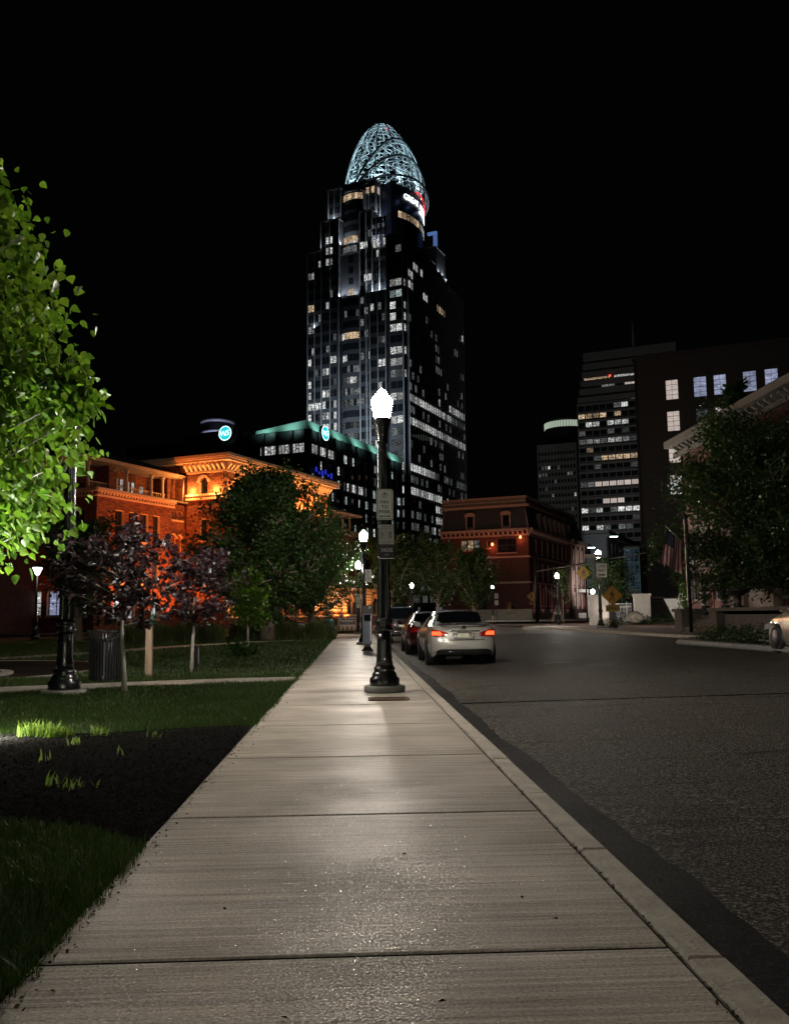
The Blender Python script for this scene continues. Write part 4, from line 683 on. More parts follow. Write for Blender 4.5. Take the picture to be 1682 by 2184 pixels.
def car(name, label, loc, rz, body, L_=4.87, W=.915, H=1.47, kind='sedan', wb=2.78, ro=1.06, lit=False, group='cars parked along the kerb', plate=None, detail=True, wr=.335):
    t = thing(name, label, 'car', loc, rz, group); s = H/1.47
    if kind == 'sedan':   # y, shoulder z, deck/roof z, halfwidth at roof, x of belt factor
        ST = [(0,.98,1.03,.74),(.18,1.0,1.055,.74),(.52,1.01,1.07,.72),(.78,1.01,1.10,.70),(1.45,1.0,1.40,.585),(1.95,.99,1.465,.58),(2.55,.97,1.46,.585),(2.95,.96,1.40,.6),(3.55,.95,1.04,.70),(3.95,.93,.985,.72),(4.4,.86,.92,.7),(4.7,.74,.80,.66),(4.87,.6,.66,.6)]; cab = (3, 8)
    else:
        ST = [(0,1.05,1.12,.78),(.1,1.08,1.16,.77),(.2,1.09,1.35,.74),(.42,1.09,1.66,.64),(.9,1.08,1.73,.64),(1.7,1.06,1.76,.64),(2.5,1.04,1.75,.64),(2.9,1.03,1.68,.65),(3.6,1.0,1.12,.74),(4.0,.98,1.06,.74),(4.4,.94,1.0,.72),(4.66,.82,.88,.68),(4.8,.62,.7,.6)]; cab = (2, 8); s = H/1.76
    yr = lambda z: (.10*max(0, (.42*s-z)/.25) + .09*np.clip((z-.70*s)/.1, 0, 1) - .045*np.clip((z-.92*s)/.1, 0, 1)) if kind == 'sedan' else .06*np.clip((z-.62)/.1, 0, 1)+.1*max(0, (.42-z)/.25)
    end = ST[-1][0]; k_ = L_/end
    def warp(x, y, z):
        y2 = y*k_; a = abs(x)/W; y2 += .30*a**4.5*max(0, 1-y/.95); y2 -= .5*a**3*max(0, 1-(end-y)/1.0); y2 += float(yr(z))*max(0, 1-y/.3); return (x, y2, z)
    NP = 11; rows = []
    for y, zs, zr, xr in ST:
        zs *= s; zr *= s; tp = 1-.10*max(0, 1-y/.5)-.12*max(0, 1-(end-y)/.8); w_ = W*tp; lo = .2+.1*max(0, 1-y/.2)+.04*max(0, 1-(end-y)/.5)
        pr = [(w_*.90, lo), (w_*.97, lo+.1), (w_*1.0, .52*s), (w_*1.0, .66*s), (w_*.985, .78*s if .78*s < zs-.03 else zs-.03), (w_*.955, zs-.02), (w_*.93, zs), (xr*tp*1.03 if zr-zs > .15*s else w_*.86, zr-.05*(zr-zs > .1*s)-.004), (xr*tp*.93, zr-.012), (xr*tp*.5, zr+.012*(zr-zs > .15)), (0, zr+.02)]
        pr = [(min(x, W), z) for x, z in pr]; rows.append([(x, y, z) for x, z in pr])
    ring_ = lambda r_: r_+[(-x, y, z) for x, y, z in r_[-2::-1]]; NR = 2*NP-1
    parts = {'body': ([], True), 'rear_window': ([], 1), 'windscreen': ([], 1), 'side_window': ([], 1)}
    V = [warp(*p) for r_ in rows for p in ring_(r_)]
    F_ = {'body': [], 'rear_window': [], 'windscreen': [], 'side_windows': []}
    for i in range(len(ST)-1):
        for j in range(NR-1):
            b = j if j < NP-1 else NR-2-j; q = (i*NR+j, i*NR+j+1, (i+1)*NR+j+1, (i+1)*NR+j); key = 'body'
            if cab[0] < i+1 <= cab[1] and b == 6 and cab[0] < i < cab[1]-1: key = 'side_windows'
            if i == cab[0] and b in (8, 9): key = 'rear_window'
            if kind != 'sedan' and i == cab[0]-1 and b in (8, 9): key = 'rear_window'
            if i == cab[1]-1 and b in (8, 9): key = 'windscreen'
            F_[key].append(q)
    # tail and nose: fill between the two sides in columns
    nc = 12
    for end_i, yy in ((0, ST[0][0]), (len(ST)-1, end)):
        r_ = rows[end_i]; base = len(V)
        for x, y, z in r_:
            for c in range(nc+1): V.append(warp(x*(1-2*c/nc), y, z))
        for j in range(NP-1):
            for c in range(nc): F_['body'].append((base+j*(nc+1)+c, base+j*(nc+1)+c+1, base+(j+1)*(nc+1)+c+1, base+(j+1)*(nc+1)+c))
    for sd_, nm_ in ((1, 'side_glass_a'), (-1, 'side_glass_b')): F_[nm_] = [q for q in F_['side_windows'] if sum(V[v][0] for v in q)*sd_ > 0]
    del F_['side_windows']
    for key, fs in F_.items():
        used = sorted({v for q in fs for v in q}); mp = {v: i for i, v in enumerate(used)}; m = MB().add([V[v] for v in used], [tuple(mp[v] for v in q) for q in fs], 0, True)
        o = m.build('side_glass' if key[:5] == 'side_' else key, carglass if key != 'body' else body, t)
        if key == 'body':
            bm = bmesh.new(); bm.from_mesh(o.data); bmesh.ops.remove_doubles(bm, verts=bm.verts, dist=.004); bmesh.ops.recalc_face_normals(bm, faces=bm.faces); bm.to_mesh(o.data); bm.free()
            md = o.modifiers.new('smooth', 'SUBSURF'); md.levels = 1; md.render_levels = 1
    surf = lambda x, z, off=.012: (warp(x, ST[0][0], z)[0], warp(x, ST[0][0], z)[1]-off, z)
    def patch(nm, poly, m, off=.014, n=8, sub=None):
        'patch on the tail: poly rows of (xl,xr,z)'
        vs = []; fs = []
        for xl, xr_, z in poly:
            for c in range(n+1): vs.append(surf(xl+(xr_-xl)*c/n, z, off))
        for j in range(len(poly)-1):
            for c in range(n): fs.append((j*(n+1)+c, j*(n+1)+c+1, (j+1)*(n+1)+c+1, (j+1)*(n+1)+c))
        o = MB().add(vs, fs, 0, True).build(nm, m, sub or t); md = o.modifiers.new('thick', 'SOLIDIFY'); md.thickness = .008; md.offset = 0; return o
    if detail:
        for sd in (-1, 1):
            lz = [(sd*.44, sd*.80, .755*s), (sd*.40, sd*.815, .80*s), (sd*.42, sd*.822, .85*s), (sd*.56, sd*.822, .90*s), (sd*.68, sd*.80, .93*s)]
            tl = patch('tail_light', lz, redlamp, .02)
            if lit: patch('lit_reflector', [(sd*.58, sd*.812, .79*s), (sd*.58, sd*.818, .84*s), (sd*.63, sd*.815, .885*s)], litred, .034, 6, tl); 
        patch('bumper_insert', [(-.66, .66, .27*s), (-.74, .74, .31*s), (-.70, .70, .40*s), (-.6, .6, .43*s)], trim, .012, 12)
        if kind == 'sedan':
            patch('bumper_strip', [(-.43, .43, .345), (-.43, .43, .362)], chrome, .024); patch('boot_strip', [(-.40, .42, .875), (-.40, .42, .902)], chrome, .022); patch('plate_recess', [(-.26, .26, .69), (-.31, .31, .86)], body, .006)
            patch('boot_seam', [(-.54, .54, .655), (-.54, .54, .672)], trim, .012, 10); patch('boot_edge', [(-.60, .60, 1.0), (-.60, .60, 1.012)], trim, .012, 10)
        pm = patch('number_plate', [(-.16, .16, .72*s), (-.16, .16, .85*s)], mat('plate_white', (.62,.6,.5), .5), .03); ring(rrect(.36, .165, .02), rrect(.325, .135, .015), -.006, .006).build('plate_frame', trim, t, (0, surf(0, .785*s, .03)[1], .785*s))
        if plate: text(plate, .105, mat('plate_ink', (.03,.04,.1), .6), pm, (0, surf(0, .785*s, .036)[1], .785*s), xs=.8)
    for sd in (-1, 1):
        for y in (ro, ro+wb):
            MB().lathe([(wr*1.12, -.5), (wr*1.12, .006)], 28).build('wheel_arch', trim, t, (sd*(W-.0), y, wr*1.02), (0, R(90*sd), 0)); wheel(t, sd*(W-.095), y, wr, .215)
        m = MB(); q = .06; zz = (.98 if kind == 'sedan' else 1.1)*s
        m.add([(sd*(W-.02), 3.1*k_, zz), (sd*(W+.17), 3.02*k_, zz+.02), (sd*(W+.19), 3.02*k_, zz+.14), (sd*(W+.02), 3.1*k_, zz+.13), (sd*(W+.02), 3.2*k_, zz+.02), (sd*(W+.15), 3.13*k_, zz+.03), (sd*(W+.16), 3.13*k_, zz+.12), (sd*(W+.03), 3.2*k_, zz+.1)], [(0,1,2,3),(4,7,6,5),(0,4,5,1),(1,5,6,2),(2,6,7,3),(3,7,4,0)]); m.build('mirror', body, t)
        # head lamps and door seams
        MB().prism([(3.98*k_, .70*s), (4.5*k_, .62*s), (4.42*k_, .78*s), (4.05*k_, .84*s)], YZ, sd*(W-.06), sd*(W-.012)).build('head_light', clearlamp, t)
        for y in (1.55, 2.55, 3.5): MB().box(sd*W-.004 if sd > 0 else -W-.004, sd*W+.004 if sd > 0 else -W+.004, y*k_, y*k_+.012, .32, .86*s).build('door_seam', trim, t)
        for y in (1.75, 2.75): MB().box(sd*(W+.012)-.012, sd*(W+.012)+.012, y*k_-.09, y*k_+.09, .80*s, .825*s).build('door_handle', chrome, t)
    return t, surf
silver = paint('silver_paint', (.52,.51,.47), .35, .25)
S_, surf = car('silver_sedan', 'silver sedan with glowing red tail lights parked nearest at the kerb', (2.86, 23.35, -.075), 0, silver, lit=True, plate='NJE 8486', H=1.46)
em = MB(); c = [(.052*math.cos(k), .985+.046*math.sin(k)) for k in np.linspace(0, 6.28, 25)[:-1]]; y0 = surf(0, .985)[1]
ring(c, [(a*.78, .985+(b-.985)*.78) for a, b in c], y0-.022, y0-.006).build('emblem', chrome, S_); MB().box(-.062, .062, y0-.024, y0-.01, .975, .995).build('emblem_bar', chrome, S_)
text('ALTIMA', .055, chrome, S_, (-.45, surf(-.45, .945)[1]-.014, .945), ext=.004, name='badge', xs=1.25); 
car('dark_red_sedan', 'dark wine red sedan parked just ahead of the silver sedan', (2.72, 30.4, -.08), 0, paint('wine_paint', (.07,.012,.014), .4, .22), H=1.45)
B_, _ = car('black_suv', 'black boxy utility vehicle parked farthest along the kerb', (2.42, 45.4, -.08), 0, paint('black_paint', (.012,.012,.014), .2, .2), 4.9, .96, 1.8, 'suv', 2.85, 1.0, wr=.37)
car('beige_suv', 'champagne beige utility vehicle at the far kerb, its nose entering the picture', (12.33, 20.15, .135), 0, paint('beige_paint', (.42,.34,.27), .45, .28), 4.7, .94, 1.68, 'suv', 2.75, .95, wr=.365)
car('dark_parked_car', 'dark parked car with orange reflections before the lit brick building, half behind the big tree', (-8.6, 76.3, -.1), R(-90), paint('maroon_paint', (.05,.02,.015), .4, .25), detail=False, group=None)
# ---------------------------------------------------------------- buildings (city grid turned 26.5 degrees from the pavement)
TH = R(-26.5)
brick = brickmat('orange_brick', (.13,.03,.015), (.29,.08,.036), (.10,.05,.03), 1., .85, rubble=.5)
brickr = brickmat('red_brick', (.085,.026,.02), (.11,.034,.026), (.08,.05,.04), 1., .85, rubble=.25)
terra = mat('terracotta_trim', (.5,.33,.22), .75, 0, .15, 3, .3); redtrim = mat('red_building_trim', (.34,.22,.17), .8, 0, .15, 2, .2); slate = mat('slate_roof', (.035,.036,.04), .6, 0, .35, 2, .5, 14)
owhite = office('office_white', (.93,.95,.92), 1.15); owarm = office('office_warm', (1,.72,.45), .9); opink = office('office_cream', (1,.84,.76), .66, .3, 1.); oblue = office('office_blue', (.62,.68,1.), .6, .5, .6); odim = office('office_dim', (.8,.85,.85), .25); ocool = office('office_cool', (.8,1,.95), .85)
frame = mat('window_frame', (.05,.05,.05), .5, .3, .2, 5)
def mp(face, plane): return (lambda a, o, z: (a, plane+o, z)) if face == 'F' else (lambda a, o, z: (plane-o, a, z))
def facade(B, m, face, plane, a0, a1, z0, z1, ops, depth=.3, trimm=None, fr=frame, arch_trim=None, bars=(1, 1), nm='wall'):
    'wall with real openings; ops: (left, right, bottom, top, arched, lit material)'
    P = mp(face, plane); A = sorted({a0, a1, *[q for o in ops for q in o[:2]]}); Z = sorted({z0, z1, *[q for o in ops for q in o[2:4]]}); w_ = MB()
    for i in range(len(A)-1):
        for j in range(len(Z)-1):
            ca, cz = (A[i]+A[i+1])/2, (Z[j]+Z[j+1])/2
            if not any(o[0] < ca < o[1] and o[2] < cz < o[3] for o in ops): w_.add([P(A[i],0,Z[j]), P(A[i+1],0,Z[j]), P(A[i+1],0,Z[j+1]), P(A[i],0,Z[j+1])], [(0,1,2,3)])
    for l, r, b, t_, arched, lit in ops:
        w_.add([P(l,0,b),P(r,0,b),P(r,0,t_),P(l,0,t_),P(l,depth,b),P(r,depth,b),P(r,depth,t_),P(l,depth,t_)], [(0,1,5,4),(1,2,6,5),(2,3,7,6),(3,0,4,7)], 1 if trimm else 0)
        if arched:
            c, rad = (l+r)/2, (r-l)/2; sp = t_-rad
            for sd in (-1, 1):
                pts = [(c+sd*rad, t_)]+[(c+sd*rad*math.sin(k), sp+rad*math.cos(k)) for k in np.linspace(0, math.pi/2, 7)]
                w_.prism(pts, lambda a, bb, t: P(a, t, bb), 0, depth-.02)
            if arch_trim:
                m2 = MB(); 
                for k in range(10):
                    k0, k1 = math.pi*k/10, math.pi*(k+1)/10; f_ = lambda k, rr_: (c+rr_*math.cos(k), sp+rr_*math.sin(k))
                    m2.prism([f_(k0, rad), f_(k0, rad*1.55), f_(k1, rad*1.55), f_(k1, rad)], lambda a, bb, t: P(a, t, bb), -.09-.02*(k % 2), -.001)
                m2.build('arch_surround', arch_trim, B)
        fm = MB(); f2 = .07; wd, ht = r-l, t_-b; nb, nh = bars
        bx = lambda x0, x1, y0, y1: fm.prism([(x0,y0),(x1,y0),(x1,y1),(x0,y1)], lambda a, bb, t: P(a, t, bb), depth-.08, depth-.02)
        bx(l, l+f2, b, t_); bx(r-f2, r, b, t_); bx(l+f2, r-f2, b, b+f2); bx(l+f2, r-f2, t_-f2, t_)
        for k in range(1, nb+1): q = l+wd*k/(nb+1); bx(q-.025, q+.025, b+f2, t_-f2)
        for k in range(1, nh+1): q = b+ht*k/(nh+1); bx(l+f2, r-f2, q-.03, q+.03)
        W_ = fm.build('window', fr, B); c0 = P((l+r)/2, depth, (b+t_)/2); hw, hh = wd/2, ht/2
        pm = MB().add([(-hw,0,-hh),(hw,0,-hh),(hw,0,hh),(-hw,0,hh)], [(0,1,2,3)]); pm.build('pane', lit or dglass, W_, c0, (0,0,0 if face == 'F' else R(90)))
        if trimm and not arched:
            sm = MB(); sm.prism([(l-.12,b-.18),(r+.12,b-.18),(r+.12,b),(l-.12,b)], lambda a, bb, t: P(a, t, bb), -.12, -.001); sm.build('sill', trimm, W_)
    return w_.build(nm, [m, trimm or m], B)
def band(B, m, face, plane, a0, a1, z0, z1, out, nm='cornice', inner=-.002):
    P = mp(face, plane); return MB().prism([(a0,z0),(a1,z0),(a1,z1),(a0,z1)], lambda a, bb, t: P(a, t, bb), -out, inner).build(nm, m, B)
def brackets(B, m, face, plane, a0, a1, z0, z1, out, step, w_=.22, nm='bracket'):
    P = mp(face, plane); n = max(1, round((a1-a0)/step)); h = z1-z0; first = None
    for k in range(n+1):
        a = a0+(a1-a0)*k/n; c = P(a, 0, z0)
        if first is None:
            mb = MB(); mb.prism([(0,h),(-out,h),(-out,h*.62),(-out*.55,h*.3),(-out*.35,0),(0,0)], lambda o, z, t: (t, o, z), -w_/2, w_/2); first = mb.build(nm, m, B, c, (0,0,0 if face == 'F' else R(90)))
        else: o = first.copy(); C.objects.link(o); o.location = c
# ---- floodlit brick building
G = thing('brick_building', 'floodlit orange brick building with arched windows and heavy bracketed eaves', 'building', (-13.04, 91, 0), TH)
MB().box(-33.5, -.45, .45, 21.6, 0, 16.5).box(-33.5, -5.2, -12.8, .4, 0, 12.85).box(-33.5, -8.8, -11.5, .4, 12.8, 15.7).box(-33.5, -3.5, 21.6, 35.5, 0, 12.2).box(-33.5, -5, 22, 34, 12.2, 15).build('core', brick, G)
W3 = lambda y, w_=1.2, b=3.0, t=6.6, lit=None: (y-w_/2, y+w_/2, b, t, False, lit)
facade(G, brick, 'R', 0, 0, 22, 0, 13.4, [(q-.62, q+.62, 1.6, 4.2, True, None) for q in (2.5, 6.5, 10.5, 14.5)]+[(15.9,17.0,1.55,4.2,True,None),(18.0,18.6,2,4,False,owarm)]+[(q-.55, q+.55, 9.2, 11.6, False, None) for q in (3, 6.5, 10, 13.5, 17, 20)]+[(q-.55, q+.55, 5.6, 8.1, False, None) for q in (3, 6.5, 10, 13.5, 17, 20)], .35, terra, arch_trim=terra)
facade(G, brick, 'R', 0, 0, 22, 14.0, 16.5, [(q-.5, q+.5, 14.02, 15.75, True, None) for q in (2.0, 5.2, 7.2, 11.0, 13.0, 17.3, 19.5)], .4, terra, arch_trim=terra)
facade(G, brick, 'F', 0, -4.8, 0, 0, 13.4, [(-3.1,-2.3,9.2,11.4,False,None),(-3.2,-2.2,4.6,7.2,False,None)], .35, terra)
facade(G, brick, 'F', 0, -4.8, 0, 14.0, 16.5, [(-3.25,-2.25,14.02,15.75,True,None)], .4, terra, arch_trim=terra)
for fc, a0, a1 in (('R', -.16, 22.1), ('F', -4.9, .16)):
    band(G, terra, fc, 0, a0, a1, 13.4, 13.62, .18); band(G, brick, fc, 0, a0+.1, a1-.1, 13.62, 13.82, .1, 'frieze'); band(G, terra, fc, 0, a0, a1, 13.82, 14.0, .22); brackets(G, terra, fc, 0, a0+.25, a1-.25, 13.62, 13.82, .19, .36, .14, 'dentil')
    band(G, terra, fc, 0, a0+.1, a1-.1, 16.2, 16.42, .16); brackets(G, terra, fc, 0, a0+.2, a1-.2, 16.44, 17.2, .75, .62, .24)
# projecting brick courses on the top storey
pc = MB()
for z in np.arange(14.15, 16.2, .24):
    for a in np.arange(-4.6, -.1, .3):
        if not (-3.7 < a < -1.8): pc.prism([(a, z), (a+.14, z), (a+.14, z+.07), (a, z+.07)], lambda p, q, t: (p, t, q), -.05, -.001)
    for a in np.arange(.15, 21.8, .3):
        if all(abs(a+.07-q) > .95 for q in (2.0, 5.2, 7.2, 11, 13, 17.3, 19.5)): pc.prism([(a, z), (a+.14, z), (a+.14, z+.07), (a, z+.07)], lambda p, q, t: (t, p, q), .001, .05)
pc.build('projecting_headers', brick, G, kind='stuff')
MB().box(-33.5, -.02, .02, 22, 16.5, 17.2).build('wall_head', brick, G)
ev = MB(); ev.box(-34.5, 1.0, -1.0, 23, 17.22, 17.45); ev.box(-34.5, 1.15, -1.15, 23.1, 17.45, 17.62, 1); ev.box(-34.5, 1.25, -1.25, 23.2, 17.62, 17.9, 1); ev.build('eaves', [terra, terra], G)
rf = MB(); rf.add([(-34.6,-1.3,17.9),(1.3,-1.3,17.9),(1.3,23.3,17.9),(-34.6,23.3,17.9),(-26,9,19.9),(-7.5,9,19.9),(-7.5,13,19.9),(-26,13,19.9)], [(0,1,5,4),(1,2,6,5),(2,3,7,6),(3,0,4,7),(4,5,6,7)]); rf.build('roof', slate, G)
# left wing
facade(G, brick, 'R', -4.8, -13.2, -2.45, 0, 12.4, [(a, b, 8.6, 11.35, False, None) for a, b in ((-10.75,-9.55),(-8.9,-7.75),(-7.2,-6.05),(-5.35,-4.3))]+[(a, b, 4.6, 7.5, False, l) for a, b, l in ((-10.75,-9.55,opink),(-8.9,-7.75,opink),(-7.2,-6.05,odim),(-5.35,-4.3,odim))]+[(a, b, 1.2, 3.4, False, l) for a, b, l in ((-10.75,-9.55,owhite),(-8.9,-7.75,owhite),(-7.2,-6.05,None),(-5.35,-4.3,owhite))], .35, terra)
facade(G, brick, 'R', -5.1, -2.45, 0, 0, 12.9, [(-2.15,-1.75,11.3,12.2,False,None),(-1.62,-1.15,11.3,12.2,False,None),(-.85,-.35,11.3,12.2,False,None),(-2.1,-1.45,7.6,9.7,True,odim),(-1.15,-.5,7.6,9.7,True,odim)], .3, terra, arch_trim=terra)
facade(G, brick, 'F', -13.2, -33, -4.8, 0, 12.4, [(-8,-6.2,8.6,11.2,False,None),(-12,-10.2,8.6,11.2,False,None)]+[(-q-.9, -q+.9, 1.6, 3.9, False, l) for q, l in ((6.6, owhite), (9.5, oblue), (12, owhite), (14.6, None), (17.4, owarm), (23, None), (28, ocool))], .35, terra)
for fc, pl, a0, a1 in (('R', -4.8, -13.4, -2.1), ('F', -13.2, -33, -4.6)):
    band(G, terra, fc, pl, a0, a1, 12.4, 12.58, .14); band(G, brick, fc, pl, a0, a1, 12.58, 12.86, .08, 'frieze'); brackets(G, terra, fc, pl, a0+.2, a1-.2, 12.6, 12.86, .2, .42, .2, 'dentil'); band(G, terra, fc, pl, a0-.0, a1, 12.86, 13.15, .32)
MB().box(-33, -4.5, -13.5, .3, 13.15, 13.2).build('terrace_deck', concd, G)
for y in (-12.3, -7.0, -3.3, -1.5): MB().lathe([(.24,13.2),(.24,13.35),(.17,13.45),(.15,15.5),(.23,15.62),(.26,15.85)], 12).build('loggia_column', terra, G, (-6.8, y, 0))
for y0, y1 in ((-9.7,-8.6), (-.95,.4)): MB().box(-8.2, -6.6, y0, y1, 13.2, 15.85).build('loggia_pier', brick, G)
for y in (1.45, 1.95): pass
facade(G, brick, 'R', -8.3, -12.5, .4, 13.2, 15.85, [(-6.9,-6.4,13.3,15.2,False,owhite),(-6.2,-5.7,13.3,15.2,False,owhite),(-5.2,-4.7,13.3,15.1,False,opink),(-4.5,-4.0,13.3,15.1,False,owhite),(-3.3,-2.6,13.3,14.8,False,owhite)], .1, terra)
rl = MB(); rl.box(-6.9, -6.84, -12.3, -.9, 14.05, 14.12)
for y in np.arange(-12.2, -.9, .3): rl.box(-6.89, -6.85, y-.02, y+.02, 13.2, 14.05)
rl.build('loggia_railing', terra, G)
ev = MB(); ev.box(-33, -5.5, -14.2, .3, 15.85, 15.98); ev.box(-33, -5.3, -14.4, .4, 15.98, 16.12); ev.build('wing_eaves', terra, G)
MB().add([(-33,-14.5,16.12),(-5.2,-14.5,16.12),(-5.2,.3,16.12),(-33,.3,16.12),(-28,-7,18.6),(-12,-7,18.6),(-12,0.3,18.6),(-28,.3,18.6)], [(0,1,5,4),(1,2,6,5),(4,5,6,7),(2,3,7,6),(3,0,4,7)]).build('wing_roof', slate, G)
MB().tube([(-5.1,-.3,15.9),(-5.0,-.35,15.3),(-5.0,-.5,13.2)], .06, 6).build('downpipe', redtrim, G)
# right wing and single-storey arcade
facade(G, brick, 'R', -3, 22, 36, 0, 12.2, [(q-.5, q+.5, 9, 11, False, None) for q in (24, 27, 30, 33)]+[(q-.5, q+.5, 5.6, 7.8, False, None) for q in (24, 27, 30, 33)], .3, terra)
band(G, terra, 'R', -3, 21.9, 36.2, 12.2, 12.4, .15); brackets(G, terra, 'R', -3, 22.2, 36, 12.42, 12.66, .2, .42, .2, 'dentil'); band(G, terra, 'R', -3, 21.9, 36.3, 12.68, 12.95, .3)
MB().box(-33, -2.3, 22.1, 36.6, 15, 15.25).build('wing_eaves', terra, G); MB().add([(-33,22.1,15.25),(-2.2,22.1,15.25),(-2.2,36.8,15.25),(-33,36.8,15.25),(-26,22.1,18),(-9,22.1,18),(-9,30,18),(-26,30,18)], [(0,1,5,4),(1,2,6,5),(2,3,7,6),(3,0,4,7),(4,5,6,7)]).build('wing_roof', slate, G)
for y in (23.2, 25.6, 28, 30.4, 33, 35.2): MB().lathe([(.2,12.98),(.15,13.2),(.15,14.7),(.22,15)], 10).build('loggia_column', terra, G, (-3.6, y, 0))
facade(G, brick, 'R', -.1, 22, 42, 0, 4.6, [(27.5,29.0,1.6,3.85,True,None),(30.1,31.6,1.6,3.85,True,odim),(35.2,36.6,1.6,3.9,True,None),(38,39.4,1.6,3.9,True,None)], .35, terra, arch_trim=terra)
MB().box(-3, -.5, 22.3, 41.8, 0, 4.55).build('arcade_core', brick, G); band(G, terra, 'R', -.1, 22, 42, 4.6, 4.95, .25); band(G, terra, 'R', -.1, 22, 42, 1.3, 1.5, .15, 'sill_course'); band(G, terra, 'R', 0, 0, 22, 1.2, 1.4, .15, 'sill_course')
rg = MB()
for z in np.arange(1.9, 4.5, .38):
    for a, b in ((22, 27.2), (31.9, 35), (36.9, 37.8), (39.7, 42)): rg.box(-.1, -.06, a, b, z, z+.29)
    for a, b in ((.1, 1.7), (3.3, 5.7), (7.3, 9.7), (11.3, 13.7), (17.2, 17.9), (18.8, 21.9)): rg.box(.001, .05, a, b, z, z+.29)
rg.build('rusticated_stone', terra, G, kind='stuff')
# dark house beyond the left trees
Dk = thing('dark_house', 'unlit low house behind the park trees at the far left edge', 'building', (-34, 76, 0), TH); MB().box(-30, 0, 0, 10, 0, 9).build('walls', brickr, Dk)
for x in (-7.5,-6.4): 
    MB().box(x, x+.9, -.08, -.02, 2.2, 4.4).build('window', ocool, Dk)
MB().box(-30.5, .5, -.5, 10.5, 9, 9.4).build('roof', slate, Dk)
# ---- red mansard building
Q = thing('mansard_building', 'dark red corner building with mansard roof, dormers and orange-lit trim', 'building', (28.51, 144, .42), TH)
MB().box(-15, -.4, .4, 28, 0, 14.8).box(-14.5, -1.0, 1.0, 40, 14.8, 18.4).box(-14.5, .1, 28.4, 40.5, 0, 15).build('core', brickr, Q)
facade(Q, brickr, 'F', 0, -15.2, 0, 0, 13.7, [(-14.8,-13.7,11.4,13.3,False,None),(-11.7,-10.7,11.6,13.3,False,owarm),(-10.6,-9.5,11.6,13.3,False,owarm),(-9.4,-8.4,11.6,13.3,False,odim),(-7.1,-6.6,11.9,13.1,False,None),(-5.3,-2.1,11.0,13.4,False,None),(-4,-2.6,1.2,3.4,False,None),(-9,-7.4,1.2,3.2,False,None)], .3, redtrim)
rows = []
for y in (4.3, 8.3, 12.2, 16, 19.5, 23, 26.2): rows += [(y-.65, y+.65, 10.9, 13.4, False, None), (y-.65, y+.65, 6.6, 9.3, False, None), (y-.65, y+.65, 2.3, 5.3, False, None), (y-.5, y+.5, .5, 1.3, False, None)]
facade(Q, brickr, 'R', 0, 0, 28, 0, 13.7, rows, .3, redtrim)
for y in (2.3, 6.3, 10.2, 14.1, 17.8, 21.3, 24.6, 27.6): band(Q, redtrim, 'R', 0, y-.28, y+.28, 1.8, 5.8, .14, 'pilaster')
for fc, a0, a1 in (('F', -15.3, .25), ('R', -.25, 28)):
    for z0, z1, o, nm in ((0, 1.7, .1, 'basement'), (5.9, 6.2, .2, 'string_course'), (10.1, 10.4, .15, 'string_course'), (13.7, 14.0, .2, 'cornice'), (14.5, 14.9, .8, 'cornice'), (18.5, 18.95, .1, 'upper_cornice')): band(Q, redtrim if nm != 'basement' else stone, fc, 0, a0, a1, z0, z1, o, nm)
    brackets(Q, redtrim, fc, 0, a0+.3, a1-.3, 14.0, 14.5, .6, .85, .3)
ms = MB(); ms.add([(-15.2,0,14.9),(0,0,14.9),(0,40,14.9),(-15.2,40,14.9),(-14.8,.7,18.5),(-.7,.7,18.5),(-.7,40,18.5),(-14.8,40,18.5)], [(0,1,5,4),(1,2,6,5),(2,3,7,6),(3,0,4,7),(4,5,6,7)]); ms.build('mansard_roof', slate, Q)
MB().box(-15, -.5, .5, 38, 18.95, 20.0).build('attic', mat('attic_brown', (.12,.07,.055), .8), Q); at_ = None
for x in np.arange(-14.8, -.5, .42):
    if at_ is None: at_ = MB().box(-.08, .08, -.12, 0, 18.96, 20.05).build('attic_rib', redtrim, Q, (x, .498, 0))
    else: o = at_.copy(); C.objects.link(o); o.location = (x, .498, 0)
band(Q, redtrim, 'F', .4, -15.2, -.3, 19.45, 19.62, .12, 'attic_band'); band(Q, redtrim, 'F', .4, -15.2, -.3, 20.05, 20.35, .2, 'coping'); band(Q, redtrim, 'R', -.4, .3, 38, 20.05, 20.35, .2, 'coping')
for e0, e1 in (((-15.2, -.02, 14.9), (-14.8, .66, 18.5)), ((.02, -.02, 14.9), (-.66, .66, 18.5))): MB().tube([e0, e1], .1, 5).build('hip_roll', redtrim, Q)
def dormer(B, face, plane, a, z, w_, h, m):
    d = link('dormer', None, B, mp(face, plane)(a, 0, z), (0,0,0 if face == 'F' else R(90)))
    hw = w_/2; b = MB(); b.box(-hw, -hw+.2, -.15, 1.2, 0, h); b.box(hw-.2, hw, -.15, 1.2, 0, h); b.box(-hw+.2, hw-.2, -.15, 1.2, 0, .3); b.box(-hw-.12, hw+.12, -.28, 1.2, h, h+.18); b.prism([(-hw-.2,h+.18)]+[(-(hw+.2)*math.cos(k), h+.18+.5*math.sin(k)) for k in np.linspace(.05, math.pi-.05, 9)]+[(hw+.2,h+.18)], XZ, -.3, 1.2); b.box(-hw+.2, hw-.2, .3, .4, .3, h, 0); b.build('dormer_frame', m, d)
    MB().add([(-hw+.2,-.02,.3),(hw-.2,-.02,.3),(hw-.2,-.02,h),(-hw+.2,-.02,h)], [(0,1,2,3)]).build('dormer_pane', dglass, d)
for a in (-10.0, -3.75): dormer(Q, 'F', .15, a, 14.95, 1.55, 2.3, redtrim)
for a in (8, 11.9, 15.7, 19, 22.6, 26, 30): dormer(Q, 'R', -.15, a, 14.95, 1.3, 2.5, redtrim)
